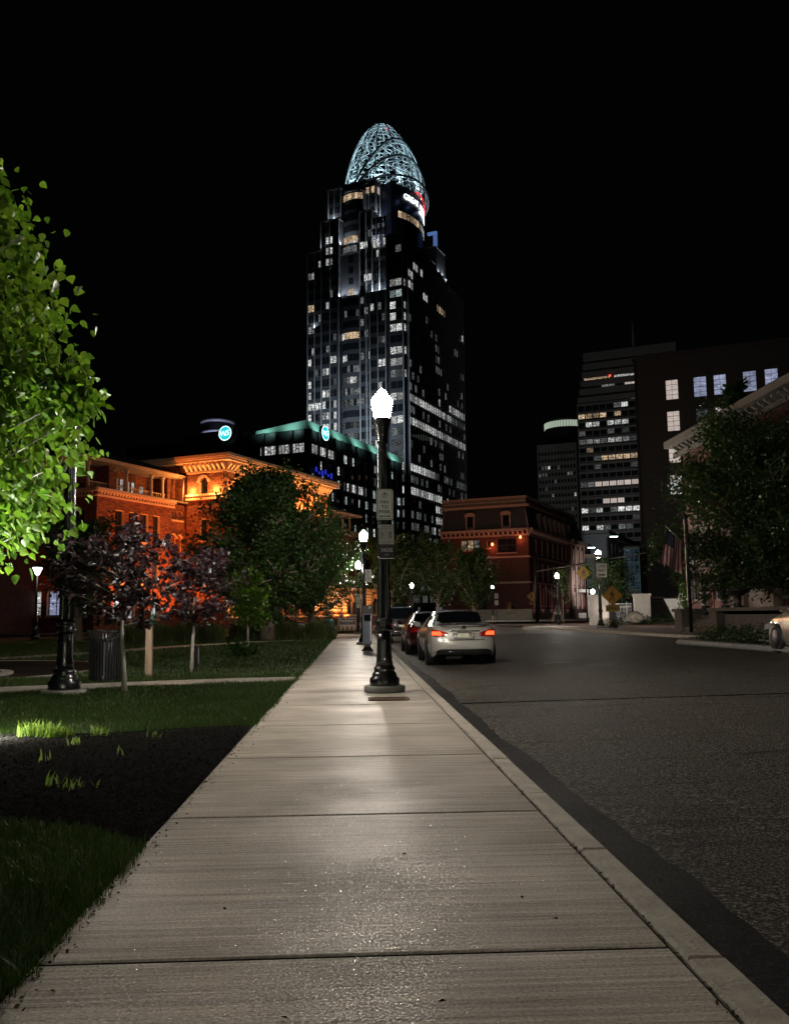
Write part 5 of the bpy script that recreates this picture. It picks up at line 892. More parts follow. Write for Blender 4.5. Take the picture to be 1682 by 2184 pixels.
facade(Q, brickr, 'R', .5, 28, 41, 0, 14.2, [(q-.6, q+.6, z, z+2.6, False, None) for q in (30.5, 34.5, 38.5) for z in (2.4, 6.6, 10.8)], .3, redtrim); MB().box(-.4, .5, 28, 28.2, 0, 14.2).build('return_wall', brickr, Q)
band(Q, redtrim, 'R', .5, 27.9, 41.2, 14.2, 15.1, .8); band(Q, redtrim, 'R', .5, 27.9, 41, 5.9, 6.2, .2, 'string_course'); band(Q, redtrim, 'R', .5, 27.9, 41, 10.1, 10.4, .2, 'string_course')
for y in (28.6, 32.5, 36.5, 40.4): band(Q, redtrim, 'R', .5, y-.35, y+.35, 1.8, 14.1, .25, 'pilaster')
MB().add([(-14,28,15.1),(.4,28,15.1),(.4,41,15.1),(-14,41,15.1),(-12,29.2,21),(-1.3,29.2,21),(-1.3,39.8,21),(-12,39.8,21)], [(0,1,5,4),(1,2,6,5),(2,3,7,6),(3,0,4,7),(4,5,6,7)]).build('tower_roof', slate, Q)
MB().box(.5, 2.6, 33, 37.5, 5.0, 5.6).build('porch_roof', stone, Q)
for y in (33.3, 37.2): MB().lathe([(.3,0),(.22,.3),(.2,4.6),(.32,5)], 10).build('porch_column', stone, Q, (2.3, y, 0))
st_ = MB()
for k in range(5): st_.box(.5, 3.2-.3*k, 33.4, 37, .2*k, .2*k+.2)
st_.build('steps', stone, Q)
MB().lathe([(.12,0),(.2,.15),(.16,.4),(.05,.5)], 8).build('wall_lamp', emit('orange_lamp', (1,.25,.08), 6), Q, (-6.1,-.25,12.2))
o = MB().lathe([(.12,0),(.2,.15),(.16,.4),(.05,.5)], 8).build('wall_lamp', emit('orange_lamp2', (1,.3,.1), 5), Q, (-1.3,-.25,13.2))
# ---- distant city blocks: window grids
def grid(B, face, plane, a0, a1, nb, z0, fh, nf, ww, wh, lit, proud=.06, mull=2, name='window', maxlit=300, skip=None, glass=dglass):
    'nf rows of nb panes; lit(k, b) gives a material (one part per lit window) or None (joined with the dark glazing)'
    P = mp(face, plane); D = MB(); ME = {}; st = (a1-a0)/nb
    for k in range(nf):
        for b in range(nb):
            if skip and skip(k, b): continue
            a = a0+(b+.5)*st; z = z0+k*fh; m = lit(k, b)
            if m is None: D.prism([(a-ww/2,z),(a+ww/2,z),(a+ww/2,z+wh),(a-ww/2,z+wh)], lambda p, q, t: P(p, t, q), -proud, -.002); continue
            if m.name not in ME:
                q = MB().box(-ww/2, ww/2, -proud, -.002, 0, wh, 0)
                for j in range(mull+1): x = -ww/2+ww*j/mull; q.box(x-.05, x+.05, -proud-.06, -proud-.002, 0, wh, 1)
                o = q.build(name, [m, frame], B, P(a, 0, z), (0,0,0 if face == 'F' else R(90))); ME[m.name] = o.data
            else: link(name, ME[m.name], B, P(a, 0, z), (0,0,0 if face == 'F' else R(90)))
    if D.v: D.build('dark_glazing', glass, B, kind='stuff')
def fins(B, m, face, plane, a0, a1, n, z0, z1, w_, out, nm='pier', skip=()):
    P = mp(face, plane); first = None
    for k in range(n+1):
        if k in skip: continue
        a = a0+(a1-a0)*k/n
        if first is None: first = MB().box(-w_/2, w_/2, -out, -.001, z0, z1).build(nm, m, B, P(a,0,0), (0,0,0 if face == 'F' else R(90)))
        else: o = first.copy(); C.objects.link(o); o.location = P(a,0,0)
rr2 = random.Random(3); pick = lambda p, *ms: (rr2.choice(ms) if rr2.random() < p else None)
brown = mat('dark_cladding', (.045,.043,.05), .5, .2, .15, .5); tealm = mat('green_copper', (.3,.43,.39), .6, 0, .12, .4)
# office block with the lit roof edge
K = thing('office_block', 'dark office block with lit green roof edge and round illuminated sign', 'building', (-11.73, 230, 0), TH)
MB().box(-60, 0, 0, 62, 0, 50.2).build('body', brown, K)
fins(K, brown, 'F', 0, -48, -.5, 11, 0, 50.2, .8, .7); fins(K, brown, 'R', 0, .5, 60, 13, 0, 50.2, .8, .7)
fl = lambda k: k
def litF(k, b):
    if k == 10: return owhite if b > 30 and b < 44 else None
    if k == 11: return pick(.12, odim, owhite) if b > 20 else None
    if k == 9: return None
    return pick(.1, odim)
def litR(k, b):
    if k == 10: return owhite if b < 12 else pick(.35, owhite, ocool)
    if k == 8: return owhite if 18 < b < 30 else pick(.3, ocool, odim)
    if k == 7: return pick(.5 if b > 20 else .2, owhite, ocool)
    if k in (6, 5, 4): return pick(.3 if b > 18 else .1, owhite, ocool, odim)
    return pick(.12, odim, owhite)
grid(K, 'F', 0, -48, -.5, 44, 5.5, 3.87, 11, .98, 2.3, litF, mull=1, skip=lambda k, b: False)
grid(K, 'R', 0, .5, 60, 52, 5.5, 3.87, 11, .98, 2.3, litR, mull=1)
MB().add([(-16,-.25,50.2),(.25,-.25,50.2),(.25,62,50.2),(-16,62,50.2),(-16,.1,51.1),(-.6,.1,52.7),(-.6,62,52.7),(-16,62,51.1)], [(0,1,5,4),(1,2,6,5),(2,3,7,6),(3,0,4,7),(4,5,6,7)]).build('roof_edge', tealm, K)
cyan = emit('sign_cyan', (.02,.62,.68), 1.1, False); cyw = emit('sign_glow_white', (.75,1,1), 2.2, False)
def wsign(label, loc, rz, par=None):
    t = thing('round_sign', label, 'sign', loc, rz, 'round illuminated signs'); cc = lambda r_, n=40: [(r_*math.cos(2*math.pi*k/n), r_*math.sin(2*math.pi*k/n)) for k in range(n)]
    MB().prism(cc(2.0), XZ, -.15, .15).build('case', brown, t); MB().prism(cc(1.85), XZ, -.2, -.152).build('face', cyan, t); ring(cc(2.02), cc(1.84), -.22, -.155).build('rim', cyw, t)
    text('W', 2.0, cyw, t, (-.62, -.22, -.1), name='letter', bold=.01); text('&', .8, cyw, t, (.2, -.22, -.5), name='letter', bold=.0); text('S', 2.0, cyw, t, (.92, -.22, .05), name='letter', bold=.01)
O_ = Vector((-11.73, 230, 0)); ux = Vector((math.cos(TH), math.sin(TH), 0)); vx = Vector((-math.sin(TH), math.cos(TH), 0))
wsign('round blue W&S sign on the right-hand face of the green-edged office block', O_+ux*.95+vx*7.5+Vector((0,0,50.3)), TH+R(90))
wsign('round blue W&S sign further left, in front of the drum-shaped tower', O_+ux*-25.2+vx*-.9+Vector((0,0,51.2)), TH)
MB().box(-40, -22, .4, 16, 50.2, 52.4).build('penthouse', brown, K); MB().box(-16, -14.7, -.3, 2, 48, 52.6).build('corner_block', brown, K) if False else None
bl = MB()
for q in range(6): bl.box(.75, .8, 2.5+q*1.7, 3.5+q*1.7, 39.2-.4*(q % 3), 40.5-.5*((q*2) % 3))
bl.build('blue_lit_screens', emit('blue_screen', (.04,.06,1), .45, False), K)
U_ = thing('drum_tower', 'dark drum-shaped tower top with pale rings behind the round sign', 'building', (-46, 300, 0)); MB().lathe([(5.4,0),(5.4,67)], 40).build('drum', brown, U_)
for z in (54, 58.5, 62.8, 66.6): MB().lathe([(5.4,z),(5.75,z+.1),(5.75,z+.9),(5.4,z+1)], 40).build('ring', mat('ring_grey', (.3,.3,.34), .5), U_)
# ---- the tall crowned tower
T = thing('office_tower', 'tall stepped office tower with a glowing open lattice crown', 'building', (21.38, 345, 0), TH)
tb = mat('tower_stone', (.055,.06,.068), .5, .1, .12, .3); tp_ = mat('tower_pier', (.31,.32,.335), .45, .1, .1, .3)
boxes = [(-45.5,-38,1,58,155,'s'), (-38.6,-30,.4,50,167.5,'s'), (-36.8,-30.6,3.4,46,182.5,'s'), (-34,-17.2,10,50,187,'s'), (-31,-20.5,8.5,44,180,'s'), (-20.9,-15,1.2,44,168.8,'s'), (-8.4,-1,-.1,40,155.8,'s'), (-15.2,-8,-1.6,30,132,'s'), (-45.5,0,2,47,152,'s'), (-45,-.3,47,69,150,'s'), (-8,-.6,37,48,164,'s')]
for x0, x1, y0, y1, z1, _ in boxes:
    o = MB().box(x0, x1, y0, y1, 0, z1).build('block', tb, T); MB().box(x0-.15, x1+.15, y0-.15, y1+.15, z1+.002, z1+.55).build('coping', tp_, T)
FH = 4.72
def lf(k, b):   # floor k counted from the bottom
    return None
f2 = lambda z: int(round(z/FH))
# front faces
Z0 = 1.8
grid(T, 'F', 1, -45.2, -38.6, 4, Z0, FH, 32, 1.45, 2.9, lambda k, b: {27: owarm if b < 2 else None, 22: owhite if b < 1 else None, 19: owhite if b < 1 else None, 16: owhite if b < 2 else None, 15: owhite if b == 1 else None, 18: pick(.5, owhite)}.get(k, pick(.2 if k > 18 else .4, odim, odim, owhite)), mull=1)
grid(T, 'F', .4, -38.2, -31.3, 4, Z0, FH, 35, 1.4, 2.9, lambda k, b: {33: owhite if b in (1, 2) else None, 32: owhite if b in (1, 2) else None, 31: owhite if b in (1, 2) else None, 27: owhite if b == 1 else None, 21: owhite if b < 2 else None, 22: owhite if b > 1 else None, 18: pick(.6, owhite), 17: pick(.5, owhite), 16: pick(.5, owhite)}.get(k, pick(.2 if k > 18 else .4, odim, odim, owhite)), mull=1)
grid(T, 'F', 3.4, -36.4, -31, 3, Z0, FH, 38, 1.4, 2.9, lambda k, b: None, mull=1, skip=lambda k, b: k < 35)
# curved central bay
cb = MB(); nseg = 8; cbx = lambda s: (-25.4+4.9*math.sin(s), 2.2-2.6*math.cos(s)+1.2)
ang = np.linspace(-1.15, 1.15, nseg+1)
for z0, z1, nm in ((0, 133, 'curved_bay'), (133.01, 156, 'curved_bay'), (156.01, 180, 'curved_bay')):
    i_ = 0 if z0 == 0 else 1.2 if z0 < 150 else 2.2
    MB().prism([(cbx(s)[0], cbx(s)[1]+i_) for s in ang]+[(-20.9, 8), (-29.9, 8)], XY, z0, z1).build(nm, tb, T)
    MB().prism([(cbx(s)[0]*1.0, cbx(s)[1]+i_-.18) for s in ang]+[(-20.7, 8), (-30.1, 8)], XY, z1+.002, z1+.5).build('coping', tp_, T)
mesh_ = {}; dk = MB()
for k in range(38):
    for i in range(nseg):
        z = Z0+k*FH; i_ = 0 if z < 130 else 1.2 if z < 153 else 2.2
        if 130 < z < 133.5 or 153 < z < 156.5: continue
        s0, s1 = ang[i], ang[i+1]; p0, p1 = Vector((*cbx(s0), 0))+Vector((0,i_,0)), Vector((*cbx(s1), 0))+Vector((0,i_,0)); c = (p0+p1)/2; d = (p1-p0); rz = math.atan2(d.y, d.x); wq = d.length*.92
        m = {37: owarm, 35: None, 34: None, 33: owarm if i < 6 else None, 32: odim if i < 6 else None, 30: owhite if i in (1, 2, 5) else None, 29: None, 28: owarm if i > 0 else None, 27: None, 24: owarm if i > 1 else owhite, 22: owhite if i in (1, 2) else None, 21: pick(.4, odim), 20: owhite if i in (4, 5) else pick(.5, odim), 18: pick(.4, odim), 17: None}.get(k, pick(.08 if k > 19 else .4, odim, odim, odim, owhite))
        if m is None:
            nrm = Vector((d.y, -d.x, 0)).normalized()*.08; a, b = c-d*.46, c+d*.46; dk.add([tuple(a+nrm+Vector((0,0,z))), tuple(b+nrm+Vector((0,0,z))), tuple(b+nrm+Vector((0,0,z+2.8))), tuple(a+nrm+Vector((0,0,z+2.8)))], [(0,1,2,3)])
        elif (m.name, i) not in mesh_:
            o = MB().box(-wq/2, wq/2, -.08, -.002, 0, 2.7).build('window', m, T, (c.x, c.y, z), (0,0,rz)); mesh_[(m.name, i)] = o.data
        else: link('window', mesh_[(m.name, i)], T, (c.x, c.y, z), (0,0,rz))
dk.build('dark_glazing', dglass, T, kind='stuff')
grid(T, 'F', 1.2, -20.8, -15.4, 3, Z0, FH, 35, 1.5, 2.9, lambda k, b: {32: owhite if b < 2 else None, 26: owhite if b == 1 else None}.get(k, pick(.18 if k > 18 else .4, odim, odim, owhite)), mull=1)
grid(T, 'F', 10, -22.4, -17.4, 2, Z0, FH, 39, 1.6, 2.9, lambda k, b: owarm if k == 38 else None, mull=1, skip=lambda k, b: k < 35)
grid(T, 'F', -1.6, -14.9, -8.2, 4, Z0, FH, 27, 1.45, 2.9, lambda k, b: {21: owhite if b > 1 else None, 20: None, 19: owhite if b == 2 else None, 18: pick(.4, odim)}.get(k, pick(.16 if k > 18 else .42, odim, odim, owhite)), mull=1)
grid(T, 'F', 1.2, -14.9, -8.6, 4, Z0, FH, 35, 1.35, 2.9, lambda k, b: {32: owhite if b in (0, 1, 3) else None, 31: owhite if b == 1 else None, 28: odim if b == 1 else None}.get(k), mull=1, skip=lambda k, b: k < 28)
grid(T, 'F', -.1, -6.9, -1.5, 2, Z0, FH, 32, 2.45, 2.9, lambda k, b: {28: owhite, 27: ocool, 26: owhite if b == 0 else None, 25: owhite if b == 0 else None, 24: owhite, 23: None, 22: owhite, 21: owhite, 20: odim, 18: owhite, 16: owhite, 15: odim, 14: odim, 13: odim, 12: owhite, 11: odim, 10: owhite, 9: owhite, 8: odim, 7: odim, 6: owhite}.get(k, pick(.1, odim)), mull=3)
# right faces
def lr(k, b):
    R_ = {18: owhite if b < 15 or b in (16, 17) else odim, 19: owhite if b > 16 or b == 12 else pick(.2, odim), 16: owhite, 12: owhite if b < 10 else pick(.6, odim), 11: pick(.35, odim), 10: owhite if b < 12 else pick(.5, odim, owhite), 9: owhite if 9 < b < 13 else pick(.3, odim), 8: owhite if 9 < b < 13 else pick(.4, odim), 7: pick(.4, odim, owhite), 27: owhite if b == 24 else None, 24: odim if b in (11, 12) else None, 23: odim if b in (11, 12) or b > 22 else None, 22: odim if 10 < b < 14 else None, 15: pick(.15, odim), 14: pick(.2, odim), 13: pick(.2, odim),
       29: owhite if b in (0, 1) else None, 28: owhite if b in (0, 1, 6, 7) else (owarm if b in (12,13,14,15) else None), 31: owhite if b in (2, 6, 7, 8, 9) else None, 30: owhite if b in (2, 3, 5) else None}
    return R_.get(k, pick(.17 if k > 15 else .5, odim))
grid(T, 'R', 0, 2.5, 68.5, 25, Z0, FH, 31, 2.2, 2.9, lr, mull=2)
grid(T, 'R', -1, .5, 2, 1, Z0, FH, 32, 1.2, 2.9, lambda k, b: owhite if k in (28, 26, 25, 24, 22, 20) else None, mull=1)
grid(T, 'R', -15, 2, 43, 16, Z0, FH, 35, 1.9, 2.9, lambda k, b: {32: owhite if b in (0, 1, 2) else None, 34: None}.get(k), mull=1, skip=lambda k, b: k < 32)
grid(T, 'R', -17.2, 10.6, 30, 6, Z0, FH, 39, 2.3, 3.0, lambda k, b: opink if k == 38 and b < 6 else None, mull=2, skip=lambda k, b: k < 35)
for fc, pl, a0, a1, n, z0, z1 in (('F', 1, -45.4, -38.6, 2, 0, 155), ('F', .4, -38.5, -30.2, 2, 0, 167.5), ('F', 3.4, -36.7, -30.7, 2, 167.6, 182.5), ('F', 1.2, -20.9, -15.1, 2, 0, 168.5), ('F', -1.6, -15.1, -8.1, 2, 0, 132), ('F', 1.2, -15.1, -8.6, 2, 132, 152), ('F', -.1, -8.2, -1.1, 1, 0, 155.6), ('F', 10, -22.5, -17.3, 1, 168, 187), ('R', 0, 2.2, 68.8, 25, 0, 150), ('R', -15, 1.4, 43.8, 8, 152, 168.5), ('R', -17.2, 10.2, 30, 6, 168.8, 187)): fins(T, tp_, fc, pl, a0, a1, n, z0, z1, .42 if fc == 'F' else .16, .4)
# sign drum on the right face and lettering bent round it
sx, sy, sr_ = -36., 31., 29.6; sg = lambda t, r_=sr_: (sx+r_*math.cos(t), sy+r_*math.sin(t))
MB().prism([sg(t) for t in np.linspace(-.62, .68, 21)]+[(-24, 46), (-24, 15)], XY, 150, 186.2).build('sign_drum', mat('sign_panel_dark', (.006,.008,.016), .4), T)
wr = MB()
for k in range(12):
    t0 = -.5+k*.085; m = owarm if k < 7 else owhite; a, b = Vector((*sg(t0, sr_+.06), 0)), Vector((*sg(t0+.068, sr_+.06), 0)); c = (a+b)/2; d = b-a
    MB().box(-d.length/2, d.length/2, -.08, 0, 0, 2.8).build('window', m, T, (c.x, c.y, 171.4), (0,0,math.atan2(d.y, d.x)))
lett = emit('sign_letters', (.9,.97,1), 2.6, False); redn = emit('sign_red', (1,.05,.06), 1.4, False)
def bent(s, size, z, t0, t1, m, nm, bold=.06):
    cu = bpy.data.curves.new('t', 'FONT'); cu.body = s; cu.size = size; cu.extrude = .08; cu.align_y = 'CENTER'; cu.resolution_u = 2; cu.offset = bold; o = bpy.data.objects.new('t', cu); C.objects.link(o); dg = bpy.context.evaluated_depsgraph_get(); dg.update(); me = bpy.data.meshes.new_from_object(o.evaluated_get(dg)); bpy.data.objects.remove(o)
    n = len(me.vertices); V = np.empty(n*3); me.vertices.foreach_get('co', V); V = V.reshape(-1, 3); w_ = V[:,0].max()
    t = t0+(t1-t0)*V[:,0]/w_; r_ = sr_+.35+V[:,2]; V2 = np.stack([sx+r_*np.cos(t), sy+r_*np.sin(t), z+V[:,1]], -1); me.vertices.foreach_set('co', V2.ravel()); me.materials.clear(); me.materials.append(m); me.update(); me.name = nm; return link(nm, me, T)
bent('GREAT AMERICAN', 3.7, 181.6, -.40, .62, lett, 'sign_lettering', .03); bent('INSURANCE GROUP', 1.7, 178.8, 0., .46, lett, 'sign_lettering', .01)
c_ = [(-.14, 186.2), (-.06, 186.8), (.04, 187.0), (.14, 186.7), (.21, 185.8), (.23, 184.9), (.29, 184.7), (.38, 184.8), (.44, 184.4), (.48, 183.4)]
MB().tube([(*sg(a, sr_+.6), z) for a, z in c_], .3, 6).build('sign_outline', redn, T)
MB().box(-7, -2.6, 42.8, 44, 173, 174.2).build('blue_lit_beam', emit('blue_lit_fin', (.22,.4,1), .35, False), T); MB().box(-4.2, -2.6, 42.8, 44, 163, 172.9).build('blue_lit_post', emit('blue_lit_fin2', (.22,.4,1), .3, False), T)  # blue light on the fin is put in as emission of beam and post
# crown: a pointed lattice dome with nested arches towards the sign side
CX0, CY0, ZB, ZT, RB = -24., 31., 184., 224., 18.3
prof = lambda z: RB*math.sqrt(max(0., 1-((z-ZB)/(ZT-ZB))**1.75))*(1-.10*((z-ZB)/(ZT-ZB)))
cp = lambda a, z, k=1.: (CX0+k*prof(z)*math.cos(a), CY0+k*prof(z)*math.sin(a), z)
crm = mat('crown_tube', (.6,.72,.76), .4, .1, .05, 2); crd = mat('crown_rib', (.12,.15,.17), .5)
zz = [ZB+(ZT-ZB)*q for q in (0,.12,.25,.38,.5,.62,.73,.83,.9,.95,.985,1.)]
for a in np.arange(-165, 180, 30): MB().tube([cp(R(a), z, 1.015) for z in zz], .28, 5).build('rib', crd, T)
lat = MB()
for z in np.arange(ZB+.8, ZT-1, 2.2):
    ks = np.linspace(0, 2*math.pi, 37); lat.tube([cp(a, z) for a in ks], .055, 3)
for a in np.arange(-180, 180, 20): lat.tube([cp(R(a), z) for z in zz], .06, 3)
for a0 in np.arange(-180, 180, 30):
    for j in range(8):
        zl, zh = ZB+(ZT-ZB)*j*.11, ZB+(ZT-ZB)*(j+1)*.11; aa, ab = (a0, a0+30) if j % 2 else (a0+30, a0)
        lat.tube([cp(R(aa+(ab-aa)*q), zl+(zh-zl)*q, .97) for q in (0, .25, .5, .75, 1)], .12, 4)
lat.build('lattice', crm, T, kind='stuff')
A0 = R(-28)
for hgt, wd_, kk in ((27, 80, 1.10), (17, 74, 1.14), (6, 74, 1.16)):
    for off, rad in ((0, .5), (2.6, .22)):
        MB().tube([cp(A0+R(wd_)*s, ZB+.3+(hgt-off)*(1-abs(s)**2.1), kk) for s in np.linspace(-1, 1, 33)], rad, 5).build('arch', crm if off else crd, T)
    ar = MB()
    for s in np.linspace(-.93, .93, 25):
        z = ZB+.3+hgt*(1-abs(s)**2.1); lo = max(ZB, z-2.6); ar.tube([cp(A0+R(wd_)*s, z, kk), cp(A0+R(wd_)*s, lo, kk*.99)], .06, 3)
    ar.build('arch_lattice', crm, T, kind='stuff')
MB().lathe([(11,ZB-1),(11,ZB+5)], 40, (CX0-4, CY0-2, 0), caps=True).build('crown_drum', mat('crown_drum_pale', (.55,.7,.72), .6), T)
MB().lathe([(17.5,ZB-14),(17.5,ZB-.2)], 48, (CX0, CY0, 0)).build('crown_base', tb, T); MB().lathe([(.12,0),(.05,2.5)], 5, (CX0+3.2, CY0-1, ZT-4)).build('beacon', emit('beacon_red', (1,.05,.02), 3), T)
# ---- right-hand distant towers
S2 = thing('slab_tower', 'grey concrete slab tower with long rows of part-lit windows and a roof mast', 'building', (125, 330, 0), TH); cg = mat('tower_concrete', (.10,.10,.098), .85, 0, .12, .3, .2)
MB().box(-39, 0, .25, 30, 0, 85).box(-36, -.6, 1.2, 28, 85, 104).build('body', cg, S2)
for i, (z0, z1, x) in enumerate(((102.3,105.7,-36.1),(98.8,101.3,-36.3),(95.4,97.9,-36.8),(92,94.4,-37.4),(88.6,91,-38),(85.3,87.6,-38.8))): MB().box(x, .0, .0, 29, z0, z1).build('parapet_band', cg, S2)
RL = {0: [7, 8, 9], 1: [], 2: [0,1,2], 3: []}
def l2(k, b):
    r_ = 23-k
    if r_ == 0: return owhite if b == 6 else odim if b == 5 else None
    if r_ == 1: return owarm if b < 4 else (owarm if b in (5, 8, 9, 10) else None)
    if r_ == 2: return owhite if b in (1, 2, 4, 5, 6, 8, 10) else None
    if r_ == 3: return pick(.5, odim)
    if r_ == 4: return owhite if b in (1, 2, 4, 5) else odim
    if r_ == 5: return owarm if b == 1 else None
    if r_ == 6: return owarm if b in (3, 4, 5, 6, 7, 8) else odim if b == 2 else None
    if r_ == 9: return opink if b > 1 else odim
    if r_ == 11: return opink if b in (3, 4, 5) else None
    if r_ in (12, 14): return pick(.6, owhite, odim)
    return pick(.13, odim)
grid(S2, 'F', .25, -38.9, -2, 13, 84.2-1.9-23*3.45, 3.45, 24, 2.5, 1.95, l2, mull=3)
for k in range(25): MB().box(-39.15, .1, -.35, .248, 85.3-1.2-k*3.45-.0, 85.3-k*3.45-.3).build('spandrel', cg, S2) if k < 24 else None
fins(S2, cg, 'F', .25, -38.9, -2, 13, 0, 84.6, .32, .45, 'mullion')
st2 = MB(); 
for z, a, b, m in ((94.6, -36, -28, owarm), (94.6, -24, -12, owhite), (91.2, -29, -26, odim), (91.2, -20, -10, opink), (84.95, -18, -8, odim)):
    for x in np.arange(a, b, 2.6): MB().box(x, x+2.4, .3, .6, z, z+.7).build('window', m, S2)
MB().lathe([(.6,0),(.45,7),(.25,14.6)], 8, (-17.2, 8, 104)).build('mast', mat('mast_white', (.8,.8,.8), .5), S2)
o = MB().box(-.3, .3, -.3, .3, 0, .5).build('beacon', emit('beacon_red2', (1,.05,.02), 4), S2, (-25.6, -.2, 95))
Y2 = thing('round_topped_tower', 'far tower with a small window grid and a lit ring round its drum top', 'building', (102.6, 400, 0), TH)
MB().box(-18.5, 0, 0, 18, 0, 80).build('body', cg, Y2); grid(Y2, 'F', 0, -18.2, -.4, 12, 2.2, 3.3, 23, .85, 1.5, lambda k, b: pick(.11, odim, owhite, odim), mull=1)
cyl = (-9.2, 20); MB().lathe([(10,0),(10,89),(10.2,89)], 48, (*cyl, 0)).build('drum', brown, Y2)
lr_ = emit('lit_ring_glass', (.8,.95,.75), .42, False); first = None
for k in range(48):
    a = 2*math.pi*(k+.5)/48
    if first is None: first = MB().box(.0, .14, -.55, .55, 90.2, 93.2).build('ring_window', lr_, Y2, (cyl[0]+10.1*math.cos(a), cyl[1]+10.1*math.sin(a), 0), (0,0,a))
    else: o = first.copy(); C.objects.link(o); o.location = (cyl[0]+10.1*math.cos(a), cyl[1]+10.1*math.sin(a), 0); o.rotation_euler = (0,0,a)
MB().lathe([(10.3,93.3),(10.6,93.4),(10.6,94.6),(9,94.8)], 48, (*cyl, 0)).lathe([(10.1,89),(10.1,93.3)], 48, (*cyl, 0)).build('crown', brown, Y2)
# plain block with lit sash windows
Pb = thing('plain_block', 'plain dark block with two columns of tall lit multi-pane windows', 'building', (49.12, 150, .4), TH); pbm = mat('grey_render', (.05,.051,.052), .9, 0, .15, .3, .3)
MB().box(.5, 60, .6, 40, 0, 44.8).build('core', pbm, Pb)
ops = [(5.16,7.26,37.2,40.7,False,opink),(9.75,11.85,37.2,40.7,False,oblue),(12.97,15.0,37.2,40.7,False,oblue),(17.6,19.7,37.2,40.7,False,oblue),(20.95,23.0,37.2,40.7,False,oblue),(5.16,7.26,31.7,35.2,False,opink),(9.9,11.9,31.7,35.2,False,odim),(13.0,14.6,31.7,35.2,False,opink),(17.6,19.7,31.7,35.2,False,None),(20.95,23.0,31.7,35.2,False,None),(5.16,7.2,26.2,29.6,False,opink),(5.16,7.2,20.8,24.1,False,owhite),(9.8,11.8,26.2,29.6,False,None),(9.8,11.8,20.8,24.1,False,None)]
facade(Pb, pbm, 'F', 0, 0, 60, 0, 44.9, ops, .25, None, bars=(1, 3)); MB().box(-.002, .5, 0, 40, 0, 44.9).build('side_wall', pbm, Pb); MB().box(-.3, 60, -.3, 40, 44.9, 45.5).build('parapet', pbm, Pb)
# grey stone building and glazed entrance
St = thing('stone_building', 'grey stone corner building behind the globe lamp and one way sign', 'building', (54.9, 190, .42), TH); St.scale = (1.5, 1.5, 1.5); gs = mat('grey_stone', (.17,.18,.185), .85, 0, .15, .5, .3)
MB().box(-14, -.4, .4, 30, 0, 11.4).build('core', gs, St)
facade(St, gs, 'F', 0, -14, 0, 0, 11.6, [(x-.5, x+.5, z, z+1.9, False, None) for x in (-12, -9, -6, -3) for z in (2.4, 5.6, 8.8)], .25, gs); facade(St, gs, 'R', 0, 0, 30, 0, 11.6, [(y-.55, y+.55, z, z+2., False, None) for y in (2.5, 5.5, 8.5, 11.5, 15, 19) for z in (2.4, 5.6, 8.8)], .25, gs)
for fc, a0, a1 in (('F', -14.2, .2), ('R', -.2, 30)): band(St, gs, fc, 0, a0, a1, 11.6, 12.0, .4); band(St, gs, fc, 0, a0, a1, 12.0, 12.6, .1, 'parapet'); band(St, gs, fc, 0, a0, a1, 5.0, 5.2, .1, 'string_course')
Gl = thing('glass_entrance', 'glazed entrance with pale blue-green frame between the dark blocks', 'building', (42.9, 139.5, 3.9), TH); Gl.scale = (.5, .6, .72)
for i in range(3):
    for j in range(3): MB().add([(i*1.5,0,1.5+j*3),(i*1.5+1.5,0,1.5+j*3),(i*1.5+1.5,0,4.5+j*3),(i*1.5,0,4.5+j*3)], [(0,1,2,3)]).build('pane', office('entrance_glow', (.55,.8,1), .07) if i+j == 0 else bpy.data.materials['entrance_glow'], Gl)
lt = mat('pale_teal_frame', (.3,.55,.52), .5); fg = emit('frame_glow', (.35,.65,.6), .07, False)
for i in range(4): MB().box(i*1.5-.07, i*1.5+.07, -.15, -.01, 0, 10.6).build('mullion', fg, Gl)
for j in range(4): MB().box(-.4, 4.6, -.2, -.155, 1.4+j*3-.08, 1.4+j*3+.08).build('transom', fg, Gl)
MB().box(-.2, 4.6, 0.05, 12, 0, 11.0).build('lobby', brown, Gl)
t = thing('exit_screen', 'small bright green lit panel behind the sign post', 'sign', (24.5, 84, 2.2)); MB().slab(-.4, .4, -.05, .05, 0, .85, .01).build('case', blackm, t); MB().box(-.36, .36, -.07, -.052, .05, .8).build('lit_face', emit('green_face', (.1,1,.35), 1.6, False), t)
# ---- brick house with terrace on the right
Hs = thing('brick_house', 'red brick house with white cornice, black shutters and a pillared porch behind the big tree', 'building', (20.5, 54.3, .4), R(-90))
# local: +x runs towards the viewpoint along the street, -y faces the street
hb = brickmat('house_brick', (.14,.045,.035), (.17,.06,.045), (.17,.14,.12), .55, .85, rubble=.15)
MB().box(0.4, 30, .4, 12, 0, 11).build('core', hb, Hs)
sh = mat('dark_shutter', (.03,.035,.04), .5)
hops = [(1.6,2.9,1.6,5.0,False,None),(4.9,6.2,1.6,5.0,False,None),(12.4,13.7,1.6,5,False,None),(16.2,17.5,1.6,5,False,None)]+[(q, q+1.3, 6.6, 9.2, False, None) for q in (1.6, 4.9, 8.5, 12.4, 16.2, 20)]+[(8.0,9.9,.7,4.6,False,None)]
hw_ = mat('house_trim', (.2,.19,.175), .7, 0, .15, 3); facade(Hs, hb, 'F', 0, 0, 30, 0, 10.6, hops, .2, hw_, fr=hw_, bars=(1, 2)); MB().box(0, .4, 0, 12, 0, 10.6).build('side_wall', hb, Hs)
